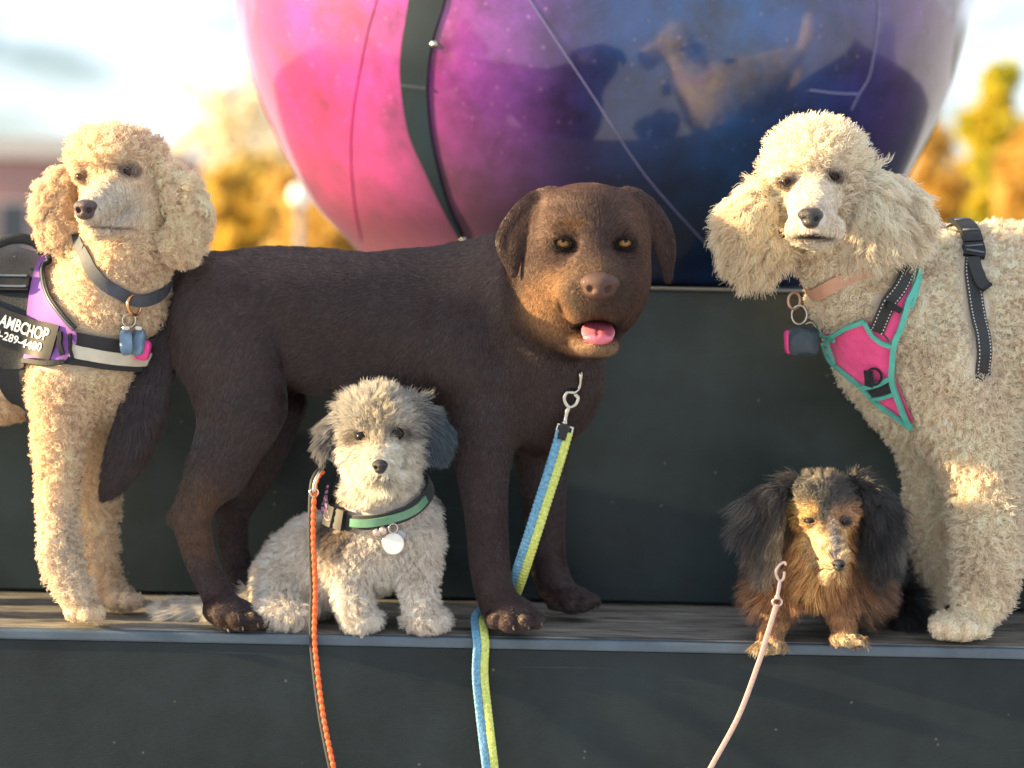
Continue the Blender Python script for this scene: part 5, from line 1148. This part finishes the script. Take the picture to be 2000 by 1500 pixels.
for pts, wd in (([(1868, 443), (1888, 461), (1898, 486)], 38), ([(1896, 488), (1900, 500), (1899, 510)], 42)):
    me, p_, g2, B2 = band(S, pts, wd, off=21, th=11, m_=6, n=6); bk = link('buckle', me, m_plas, har)
    for k in (0.3, 0.7):
        i = int(k * (len(p_) - 1)); link('bar', tube_mesh('bar', [p_[i] - B2[i] * U(wd * 0.42) + g2[i] * U(6), p_[i] + B2[i] * U(wd * 0.42) + g2[i] * U(6)], U(2.2), 6), m_plg, bk)
me, pth, g_, B_ = band(S, [(1898, 512), (1902, 532), (1912, 552), (1924, 566)], [24, 24, 24, 22], off=23, th=5, m_=5, n=6); st = link('loose_end', me, m_web, har)
link('hem', tube_mesh('hem', [pth[-1] - B_[-1] * U(12), pth[-1] + B_[-1] * U(12)], U(4), 8), m_plas, har)
cl_ = [(1545, 556, 60), (1556, 573), (1590, 572), (1621, 559), (1656, 538), (1700, 500, 60), (1700, 450, 200), (1620, 470, 230), (1560, 520, 150), (1545, 556, 60)]
me, pth, g_, B_ = band(S, cl_, 27, off=9, th=4, m_=5, wear=We); co_ = link('collar', me, m_leather, Rt)
rc = W(1551, 588, float(S.hit(1566, 585)[0][1]) * 1250 - 10); torus('collar_ring', rc, U(16), U(2.6), m_rose, co_, ax=(0.7, -1, 0.0))
rd = W(1561, 615, rc[1] * 1250 - 3); torus('key_ring', rd, U(15), U(2.0), m_steel, co_, ax=(-0.3, -1, 0.0), sq=1.25)
bc = W(1568, 667, rc[1] * 1250 - 8); bag = pad('bag_pouch', bc, 60, 58, 34, m_bag, co_, rot=0.04, bulge=0.35, bev=0.3); pad('bag_end', W(1540, 668, rc[1] * 1250 - 4), 14, 46, 26, m_pinkp, bag, rot=0.08, bulge=0.2)
link('hook', tube_mesh('hook', catmull([W(1574, 634, rc[1] * 1250), W(1584, 630, rc[1] * 1250 - 4), W(1594, 640, rc[1] * 1250)], 6), U(2.2), 6), m_steel, co_)

# ---------------------------------------------------------------- small dog: harness band, knitted patch, bells and tag
S, Rt, We = hv['s'], hv['root'], hv_wear
har = empty('harness', (0, 0, 0)); har.parent = Rt
m_knit = mat('knitted_stripes', (0.5, 0.2, 0.3), 0.9); t = m_knit.node_tree; tc = nn(t, 'ShaderNodeTexCoord'); wv = nn(t, 'ShaderNodeTexWave', wave_type='BANDS', bands_direction='Z'); wv.inputs['Scale'].default_value = 34; wv.inputs['Distortion'].default_value = 3; wv.inputs['Detail'].default_value = 2; wv.inputs['Detail Scale'].default_value = 4
t.links.new(tc.outputs['Object'], wv.inputs['Vector']); rr = nn(t, 'ShaderNodeValToRGB'); rr.color_ramp.elements[0].color = (0.75, 0.10, 0.34, 1); rr.color_ramp.elements[1].color = (0.04, 0.05, 0.09, 1)
e = rr.color_ramp.elements.new(0.35); e.color = (0.55, 0.50, 0.45, 1); e = rr.color_ramp.elements.new(0.65); e.color = (0.24, 0.14, 0.32, 1); t.links.new(wv.outputs['Color'], rr.inputs['Fac']); t.links.new(rr.outputs['Color'], t.nodes['Principled BSDF'].inputs['Base Color'])
me, *_ = patch(S, [(640, 948), (642, 980), (652, 1016)], [(664, 950), (668, 985), (674, 1024)], off=31, th=5, a=12, b=6, wear=We, name='knitted_patch'); link('knitted_patch', me, m_knit, har)
me, pth, g_, B_ = band(S, [(622, 930), (630, 960), (638, 990), (654, 1018)], [24, 26, 24, 20], off=17, th=5, wear=We, m_=5); link('shoulder_strap', me, m_web, har)
m_blueweb = mat('blue_webbing', (0.12, 0.20, 0.30), 0.6, bump=(700, 0.5, 0.001)); me, *_ = band(S, [(608, 926), (622, 914), (640, 902), (680, 890, 60)], 24, off=18, th=5, wear=We, m_=5); link('back_strap', me, m_blueweb, har)
me, pth, g_, B_ = band(S, [(650, 1006), (670, 1012), (695, 1015), (728, 1014), (769, 1004), (799, 989), (822, 962), (834, 930, 60)], 29, off=20, th=6, m_=6, wear=We); cl = link('chest_strap', me, m_web, har)
me, *_ = band(S, [(698, 1015), (728, 1014), (769, 1004), (799, 990), (812, 976)], 16, off=24, th=5, m_=4, wear=We); link('reflective_strip', me, m_green, har)
me, *_ = band(S, [(666, 1008), (678, 1011), (690, 1013)], 40, off=27, th=13, m_=5, n=6, wear=We); bk = link('buckle', me, m_plas, har)
bx = S.hit(766, 1040, U(26))[0]
torus('key_ring', S.hit(768, 1032, U(26))[0], U(9), U(1.6), m_steel, har, ax=(0.4, -1, 0))
for dx, dy in ((-7, 0), (5, -4)):
    bm = bmesh.new(); bmesh.ops.create_uvsphere(bm, u_segments=16, v_segments=12, radius=U(8.5)); c_ = S.hit(743 + dx, 1040 + dy, U(26))[0]
    for v in bm.verts: v.co += Vector([float(q) for q in c_])
    link('bell', bm_mesh('bell', bm), mat('bell_metal', (0.75, 0.60, 0.52), 0.25, metal=0.9), har)
pad('grey_tag', S.hit(783, 1044, U(26))[0], 20, 16, 4, mat('dull_tag', (0.35, 0.36, 0.40), 0.35, metal=0.6), har, rot=-0.6)
dc = S.hit(768, 1062, U(30))[0]; bm = bmesh.new(); bmesh.ops.create_cone(bm, cap_ends=True, segments=36, radius1=U(21), radius2=U(21), depth=U(4)); bmesh.ops.bevel(bm, geom=[e for e in bm.edges if len(e.link_faces) == 2 and abs(e.calc_face_angle(0)) > 1], offset=U(1.2), segments=2, affect='EDGES')
Rm = Matrix.Rotation(math.radians(84), 3, 'X')
for v in bm.verts: v.co = Rm @ v.co + Vector([float(q) for q in dc])
dk = link('round_tag', bm_mesh('round_tag', bm, False), mat('white_enamel', (0.85, 0.84, 0.80), 0.3, coat=0.4), har); torus('tag_rim', dc, U(20.5), U(1.8), m_steel, dk, ax=(0, -1, 0.1)); We.add(np.array([dc]), U(26))

# ================================================================ leashes
def drape(pts): # photo points (x, y, d); nothing sinks into the deck
    P_ = np.array([W(*p) for p in pts]); P_ = catmull(P_, 16)
    on = (P_[:, 1] > -0.001); P_[on, 2] = np.maximum(P_[on, 2], LEDGE_Z + 0.004); return P_
def side_of(path, ref=(0, -1, 0.15)):
    T = np.gradient(path, axis=0); T /= np.linalg.norm(T, axis=1)[:, None]; s_ = np.cross(T, np.array(ref)); s_ /= np.linalg.norm(s_, axis=1)[:, None] + 1e-9
    for _ in range(6): s_[1:-1] = s_[:-2] + s_[1:-1] + s_[2:]; s_ /= np.linalg.norm(s_, axis=1)[:, None]
    return s_, T
def flat_strap(name, path, w_, off, th, m, parent, twist=None, ridge=0.0, per=9):
    """webbing along a free path: half-width w_ px, shifted sideways by off px, optionally gathered into ridges"""
    L = np.r_[0, np.cumsum(np.linalg.norm(np.diff(path, axis=0), axis=1))]; n = max(12, int(L[-1] / U(2.0))); t_ = np.linspace(0, L[-1], n)
    path = np.stack([np.interp(t_, L, path[:, k]) for k in range(3)], 1)
    s_, T = side_of(path); nr = np.cross(s_, T)
    if twist is not None:
        a = np.interp(np.linspace(0, 1, n), *twist); c_, d_ = np.cos(a)[:, None], np.sin(a)[:, None]; s_, nr = s_ * c_ + nr * d_, nr * c_ - s_ * d_
    rz = 1 + ridge * np.abs(np.sin(np.pi * t_ / U(per))); cs = np.linspace(0, 2 * np.pi, 11)[:-1]; V = []
    for i in range(n):
        for a in cs:
            x = math.copysign(abs(math.cos(a)) ** 0.6, math.cos(a)); y = math.copysign(abs(math.sin(a)) ** 0.6, math.sin(a))
            V.append(path[i] + s_[i] * (U(off) + U(w_) * x * (1 + (rz[i] - 1) * 0.35)) + nr[i] * U(th) * y * rz[i])
    k = len(cs); Fq = [(i * k + j, i * k + (j + 1) % k, (i + 1) * k + (j + 1) % k, (i + 1) * k + j) for i in range(n - 1) for j in range(k)]
    me = bpy.data.meshes.new(name); me.from_pydata([tuple(v) for v in V], [], Fq + [tuple(range(k - 1, -1, -1)), tuple(range((n - 1) * k, n * k))]); me.update()
    for p in me.polygons: p.use_smooth = True
    return link(name, me, m, parent)
m_lblue = mat('leash_blue', (0.15, 0.36, 0.54), 0.6, noise=(260, 0.5), bump=(500, 0.8, 0.002)); m_lyel = mat('leash_yellow', (0.62, 0.68, 0.17), 0.6, noise=(260, 0.35), bump=(500, 0.8, 0.002))
# brown dog's leash
hk = float(lab_s.hit(1132, 733)[0][1]) * 1250; hk = min(hk, float(lab_s.hit(1128, 722)[0][1]) * 1250); h_d = min(float(lab_s.hit(1108, 800)[0][1]) * 1250 - 16, hk + 30); dj = float(dxd['s'].hit(1533, 1104)[0][1]) * 1250
print('HOOK', hk, h_d, dj)
lo = empty('dog_leash', tuple(W(1105, 835, -110)), 'blue and yellow bungee leash clipped under the brown dog, hanging over the edge', 'leash', 'dog leashes')
up_ = drape([(1103, 842, h_d), (1086, 900, h_d * 0.8), (1062, 975, h_d * 0.5), (1035, 1060, 10), (1010, 1135, 70), (996, 1165, 108), (972, 1184, 116), (948, 1194, 96)])
lo_ = drape([(948, 1194, 96), (936, 1206, 62), (936, 1222, 26), (938, 1240, -4), (940, 1262, -14), (938, 1320, -22), (946, 1400, -34), (958, 1500, -52), (972, 1600, -75), (990, 1760, -120)])
for a_, m_, nm in ((8, m_lblue, 'blue_half'), (-8, m_lyel, 'yellow_half')):
    for s_p, rd_ in ((up_, 0.55), (lo_, 0.18)):
        flat_strap(nm, s_p, 8.0, a_, 4.0 if s_p is up_ else 2.0, m_, lo, ridge=rd_, per=9, twist=([0, 0.25, 0.5, 0.8, 1], [0, 0.2, 0, 0.5, 0.2]) if s_p is lo_ else ([0, 1], [0, 0]))
link('snap_hook', tube_mesh('hook', catmull([W(1128, 718, hk + 16), W(1134, 733, hk - 2), W(1132, 755, h_d + 4), W(1122, 766, h_d), W(1108, 766, h_d - 4), W(1102, 780, h_d - 4), W(1110, 794, h_d - 2), W(1124, 790, h_d), W(1129, 778, h_d), W(1122, 770, h_d)], 6), U(4.2), 8), m_steel, lo)
link('swivel', tube_mesh('swivel', catmull([W(1112, 794, h_d), W(1107, 806, h_d), W(1104, 822, h_d), W(1102, 830, h_d)], 5), [U(q) for q in np.interp(np.linspace(0, 1, 16), [0, 0.2, 0.6, 0.8, 1], [4, 5.5, 4, 6.5, 5])], 10), m_steel, lo)
link('strap_loop', tube_mesh('strap_loop', [W(1090, 828, h_d), W(1119, 836, h_d), W(1113, 862, h_d), W(1100, 858, h_d + 8), W(1084, 854, h_d)], U(3), 8, closed=True), m_steel, lo)
link('strap_end', tube_mesh('strap_end', [W(1104, 830, h_d), W(1096, 858, h_d)], U(11), 10, flat=1.0), m_web, lo)
# small dog's leash
m_lor = mat('leash_orange', (0.85, 0.13, 0.03), 0.6, noise=(300, 0.3), bump=(500, 0.8, 0.002))
lo = empty('dog_leash', tuple(W(614, 930, 0)), 'thin orange and black leash hanging straight down beside the small grey and cream dog', 'leash', 'dog leashes')
pp = drape([(630, 918, 8), (618, 932, -14), (612, 960, -24), (610, 1050, -24), (614, 1150, -22), (612, 1235, -20), (617, 1300, -24), (630, 1400, -36), (650, 1500, -52), (672, 1600, -70), (700, 1760, -110)])
flat_strap('black_edge', pp, 8.0, 1.0, 2.0, m_web, lo); flat_strap('orange_cord', pp + np.array([0, -U(2.6), 0]), 3.4, -2.5, 1.2, m_lor, lo, ridge=1.6, per=14)
link('snap_hook', tube_mesh('snap_hook', catmull([W(634, 908, 0), W(624, 922, -20), (W(616, 940, -28)), W(612, 962, -28)], 6), U(4), 8), m_steel, lo)
torus('hook_eye', W(613, 962, -28), U(8), U(2.2), m_steel, lo, ax=(0.3, -1, 0))
# dachshund's leash
m_lpk = mat('leash_rose', (0.62, 0.40, 0.34), 0.55, noise=(200, 0.15), bump=(500, 0.4, 0.001)); m_hkr = mat('hook_rose', (0.74, 0.55, 0.48), 0.3, metal=0.7)
lo = empty('dog_leash', tuple(W(1525, 1110, -70)), 'slim pale pink leash clipped at the dachshund and running down out of view', 'leash', 'dog leashes')
link('snap_hook', tube_mesh('snap_hook', catmull([W(1535, 1104, -84), W(1531, 1098, -84), (W(1520, 1106, -84)), W(1515, 1120, -84), W(1522, 1134, -84), W(1530, 1130, -84), W(1532, 1116, -84)], 6), U(3.2), 8), m_hkr, lo)
link('swivel', tube_mesh('swivel', catmull([W(1523, 1134, -84), W(1521, 1148, -86), (W(1519, 1160, -88)), W(1518, 1170, -88)], 5), [U(q) for q in np.interp(np.linspace(0, 1, 16), [0, 0.3, 0.7, 0.85, 1], [3.5, 4.5, 3.6, 6, 5])], 10), m_hkr, lo)
torus('strap_loop', W(1518, 1176, -88), U(9), U(2.4), m_hkr, lo, ax=(0.1, -1, 0), sq=0.85)
flat_strap('strap', drape([(1517, 1180, -90), (1508, 1210, -88), (1496, 1250, -86), (1480, 1300, -86), (1442, 1400, -88), (1388, 1500, -92), (1336, 1600, -100), (1250, 1750, -130)]), 5.0, 0, 1.3, m_lpk, lo)
# ================================================================ coats
# ---- right poodle: curls on body, long waves on the ears, face clipped short
g_r = [(1600, 240, 0, 0, -1, .1), (1520, 290, -20, -.7, -.7, .4), (1670, 290, -10, .7, -.7, .3), (1590, 320, -110, 0, -.6, .9), (1586, 400, -180, 0, -1, .5), (1555, 420, -120, -.8, .3, .6), (1625, 420, -120, .8, .3, .6), (1590, 470, -130, 0, 1, 0),
       (1500, 390, -20, -.6, .8, 0), (1450, 430, -20, -.9, .5, 0), (1430, 500, -20, -.5, 1, 0), (1490, 530, -20, -.1, 1, 0), (1690, 380, 0, .2, 1, 0), (1760, 400, 0, .9, .7, 0), (1800, 440, 0, .8, .6, 0), (1720, 500, -20, .1, 1, 0), (1650, 500, -20, -.1, 1, 0),
       (1650, 600, 20, -.2, 1, 0), (1750, 700, 40, 0, 1, 0), (1850, 600, 40, .2, 1, 0), (1950, 600, 40, .5, .8, 0), (1920, 900, 40, 0, 1, 0), (1930, 1100, 40, .1, 1, 0), (1820, 1000, 200, 0, 1, 0), (1880, 1220, 30, 0, 1, -.4)]
ear_r = [(1455, 445, -40, 90, 115, 110), (1722, 440, -30, 120, 108, 130)]
def fld(Q, base, blobs): return scal(Q, base, blobs)
face_r = [(1586, 372, -110, 62, 30, 70), (1587, 430, -150, 62, 58, 120)]
len_r = lambda Q: fld(Q, 0.017, [(1598, 295, -20, 110, 68, 110, 0.022), (1925, 1000, 80, 90, 160, 200, 0.021), *[(*b, 0.038) for b in ear_r], *[(*b, 0.0035) for b in face_r], (1583, 428, -215, 32, 24, 40, 0.0), (1592, 464, -215, 40, 5, 60, 0), (1537, 356, -120, 15, 11, 40, 0), (1630, 345, -120, 15, 11, 40, 0), (1540, 338, -110, 22, 12, 40, 0.008), (1628, 326, -110, 24, 12, 40, 0.008), (1875, 1222, 30, 72, 34, 70, 0.0045), (1812, 1188, 240, 40, 22, 60, 0.004)])
is_ear_r = lambda Q: fld(Q, 0, [(*b, 1.0) for b in ear_r]) * (1 - fld(Q, 0, [(*b, 1.0) for b in face_r]))
def two_coats(d, hm, guides, length, n_body, n_long, is_long, body_kw, long_kw, wear, seed):
    a = wear.get(); args = (hm, d['s'], d['P'], d['Fq'], d['N'])
    fur('coat', d['root'], *args, n_body, lambda Q: length(Q) * (is_long(Q) < 0.5), guides, d['col'], seed=seed, avoid=a, **body_kw)
    if n_long: fur('ear_feathering', d['root'], *args, n_long, lambda Q: length(Q) * (is_long(Q) >= 0.5), guides, d['col'], seed=seed + 1, avoid=a, density=lambda Q: is_long(Q), **long_kw)
def lay_r(faces, v=0.25, fv=0.85):
    return lambda Q: fld(Q, v, [(*b, fv) for b in faces])
two_coats(rp, hm_curl, g_r, len_r, 120000, 30000, is_ear_r, dict(CURL, lay=lay_r(face_r), rad=0.00050, colvar=0.12, density=lambda Q: fld(Q, 1.0, [(*b, 2.2) for b in face_r])),
          dict(npt=11, lay=0.72, rad=0.00042, curl=0.0026, curl_turns=2.0, clump=0.012, clump_w=0.45, wild=0.2, spread=0.3, droop=0.25, tipw=0.4, colvar=0.12), rp_wear, 21)
# ---- left poodle
g_l = [(225, 240, 20, 0, -1, .1), (150, 290, 10, -.8, -.5, .2), (310, 290, 10, .7, -.6, .2), (210, 310, -60, -.3, -.8, .6), (215, 390, -100, .6, -.7, .3), (260, 410, -60, .9, .1, .1), (220, 450, -80, .6, .8, 0),
       (340, 350, -20, .4, 1, 0), (390, 410, -10, .5, 1, 0), (350, 490, -20, -.1, 1, 0), (120, 360, 60, -.6, .9, 0), (80, 420, 60, -.5, 1, 0), (140, 480, 50, 0, 1, 0),
       (220, 560, 0, -.1, 1, 0), (160, 680, 0, -.1, 1, 0), (112, 900, 30, 0, 1, 0), (120, 1080, 20, .1, 1, 0), (200, 1000, 160, 0, 1, 0), (160, 1190, 20, .4, 1, -.4)]
ear_l = [(362, 425, 0, 48, 115, 90), (108, 415, 75, 50, 112, 60)]
face_l = [(262, 392, -20, 62, 78, 90), (200, 405, -100, 78, 55, 110), (178, 350, -30, 40, 30, 60)]
len_l2 = lambda Q: fld(Q, 0.013, [(228, 278, 20, 115, 50, 110, 0.021), *[(*b, 0.022) for b in ear_l], *[(*b, 0.004) for b in face_l], (167, 408, -150, 30, 24, 50, 0.0), (215, 443, -100, 50, 5, 60, 0.001), (251, 335, -40, 19, 11, 40, 0), (156, 346, -30, 12, 11, 40, 0), (250, 318, -20, 26, 10, 50, 0.008), (168, 1193, 30, 60, 22, 60, 0.004), (235, 1170, 150, 50, 20, 60, 0.004)])
is_ear_l = lambda Q: fld(Q, 0, [(*b, 1.0) for b in ear_l]) * (1 - fld(Q, 0, [(*b, 1.0) for b in face_l]))
two_coats(lpd, hm_curl, g_l, len_l2, 95000, 22000, is_ear_l, dict(CURL, lay=lay_r(face_l), rad=0.00046, colvar=0.12, density=lambda Q: fld(Q, 1.0, [(*b, 2.2) for b in face_l])),
          dict(npt=11, lay=0.6, rad=0.00042, curl=0.0030, curl_turns=2.0, clump=0.010, clump_w=0.4, wild=0.25, spread=0.2, droop=0.2, tipw=0.4, colvar=0.12), lp_wear, 31)
# ---- small grey and cream dog
g_h = [(742, 750, -20, .2, -1, .2), (690, 790, -40, -.8, -.4, .4), (800, 785, -40, .8, -.4, .4), (740, 810, -100, .1, -.8, .6), (741, 850, -120, 0, -.7, .9), (742, 890, -150, 0, -.6, .8), (715, 900, -110, -.9, .5, .4), (770, 900, -110, .9, .5, .4), (742, 945, -120, 0, 1, 0), (690, 880, -60, -.8, .7, 0), (800, 880, -60, .8, .7, 0),
       (655, 810, -20, -.5, 1, 0), (635, 870, -20, -.2, 1, 0), (840, 800, -20, .8, .7, 0), (875, 850, -20, .6, 1, 0), (745, 980, 0, 0, 1, .2), (700, 1050, 20, -.2, 1, 0), (800, 1050, 20, .3, 1, 0), (690, 1140, 0, 0, 1, 0), (815, 1140, 0, .1, 1, 0), (705, 1210, 0, 0, .8, -.6), (840, 1210, 0, .4, .8, -.6),
       (600, 1040, 60, -.9, .5, 0), (540, 1100, 80, -.5, 1, 0), (560, 1180, 60, -.4, 1, 0), (430, 1190, 130, -1, .15, 0), (330, 1195, 130, -1, .1, 0)]
ear_h = [(645, 845, -15, 32, 62, 50), (848, 840, -15, 44, 66, 50)]
tail_h = [(430, 1186, 130, 110, 34, 60)]
fhv = [(742, 870, -100, 60, 60, 90)]
len_h = lambda Q: fld(Q, 0.017, [(755, 1160, 20, 140, 70, 100, 0.013), (740, 790, -20, 90, 52, 110, 0.021), (742, 925, -60, 80, 42, 100, 0.022), (742, 985, 0, 100, 36, 100, 0.024), (742, 895, -130, 30, 28, 60, 0.012), (742, 912, -150, 19, 13, 40, 0), (706, 856, -100, 17, 13, 50, 0.003), (776, 849, -100, 17, 13, 50, 0.003), (742, 862, -120, 60, 20, 70, 0.011), (706, 854, -100, 12, 9, 50, 0), (776, 847, -100, 12, 9, 50, 0), *[(*b, 0.034) for b in ear_h], *[(*b, 0.045) for b in tail_h], (770, 1210, 20, 130, 24, 60, 0.012)])
is_lng_h = lambda Q: fld(Q, 0, [(*b, 1.0) for b in ear_h + tail_h])
two_coats(hv, hm_soft, g_h, len_h, 80000, 22000, is_lng_h, dict(npt=8, lay=0.42, rad=0.00038, curl=0.0016, curl_turns=1.0, clump=0.0075, clump_w=0.5, wild=0.22, spread=0.15, droop=0.1, tipw=0.3, colvar=0.16),
          dict(npt=9, lay=0.78, rad=0.00036, curl=0.0006, curl_turns=1.0, clump=0.010, clump_w=0.35, wild=0.12, spread=0.15, droop=0.15, tipw=0.3, colvar=0.3), hv_wear, 41)
# ---- dachshund
hm_silk = hair_mat('silky_coat', 0.35, 0.16, 0.20)
g_d = [(1610, 930, -20, 0, -1, .3), (1570, 950, -40, -.7, -.5, .3), (1650, 950, -40, .7, -.5, .3), (1612, 990, -100, 0, -1, .5), (1582, 1030, -90, -.7, .2, .5), (1652, 1030, -90, .7, .2, .5), (1625, 1080, -130, 0, -1, .8), (1600, 1095, -110, -.8, .5, .5), (1650, 1090, -110, .8, .4, .5),
       (1515, 960, -20, -.45, .9, 0), (1485, 1010, -20, -.25, 1, 0), (1490, 1060, -20, -.1, 1, 0), (1705, 960, -20, .4, .9, 0), (1735, 1010, -20, .25, 1, 0), (1725, 1060, -20, .1, 1, 0),
       (1570, 1100, 0, -.5, 1, 0), (1600, 1160, 0, 0, 1, 0), (1650, 1130, 0, .5, 1, 0), (1480, 1150, 40, -1, .7, 0), (1700, 1150, 60, 1, .5, 0), (1512, 1220, 10, -.2, 1, 0), (1648, 1210, 10, .2, 1, 0), (1505, 1265, -20, 0, .7, -.7), (1656, 1250, -20, .2, .7, -.7), (1760, 1190, 220, .6, 1, 0)]
ear_d = [(1505, 1010, -20, 46, 90, 55), (1712, 1010, -20, 42, 90, 55)]
fd = [(1614, 1036, -80, 62, 88, 90)]
len_d = lambda Q: fld(Q, 0.034, [(1608, 945, -30, 76, 40, 100, 0.018), *[(*b, 0.055) for b in ear_d], (1590, 1130, 0, 90, 46, 100, 0.034), (1580, 1180, 0, 60, 26, 90, 0.022), (1475, 1150, 60, 50, 60, 90, 0.05), (1700, 1160, 80, 60, 60, 110, 0.048), *[(*b, 0.0032) for b in fd], (1610, 962, -50, 60, 22, 70, 0.012), (1638, 1104, -160, 15, 11, 40, 0), (1582, 1018, -100, 14, 8, 40, 0), (1652, 1018, -100, 15, 10, 40, 0), (1514, 1220, 0, 40, 50, 60, 0.006), (1646, 1216, 0, 40, 46, 60, 0.006), (1504, 1268, -20, 40, 14, 50, 0.004), (1656, 1254, -20, 40, 12, 50, 0.004)])
is_lng_d = lambda Q: fld(Q, 0, [(*b, 1.0) for b in ear_d]) * (1 - fld(Q, 0, [(*b, 1.0) for b in fd]))
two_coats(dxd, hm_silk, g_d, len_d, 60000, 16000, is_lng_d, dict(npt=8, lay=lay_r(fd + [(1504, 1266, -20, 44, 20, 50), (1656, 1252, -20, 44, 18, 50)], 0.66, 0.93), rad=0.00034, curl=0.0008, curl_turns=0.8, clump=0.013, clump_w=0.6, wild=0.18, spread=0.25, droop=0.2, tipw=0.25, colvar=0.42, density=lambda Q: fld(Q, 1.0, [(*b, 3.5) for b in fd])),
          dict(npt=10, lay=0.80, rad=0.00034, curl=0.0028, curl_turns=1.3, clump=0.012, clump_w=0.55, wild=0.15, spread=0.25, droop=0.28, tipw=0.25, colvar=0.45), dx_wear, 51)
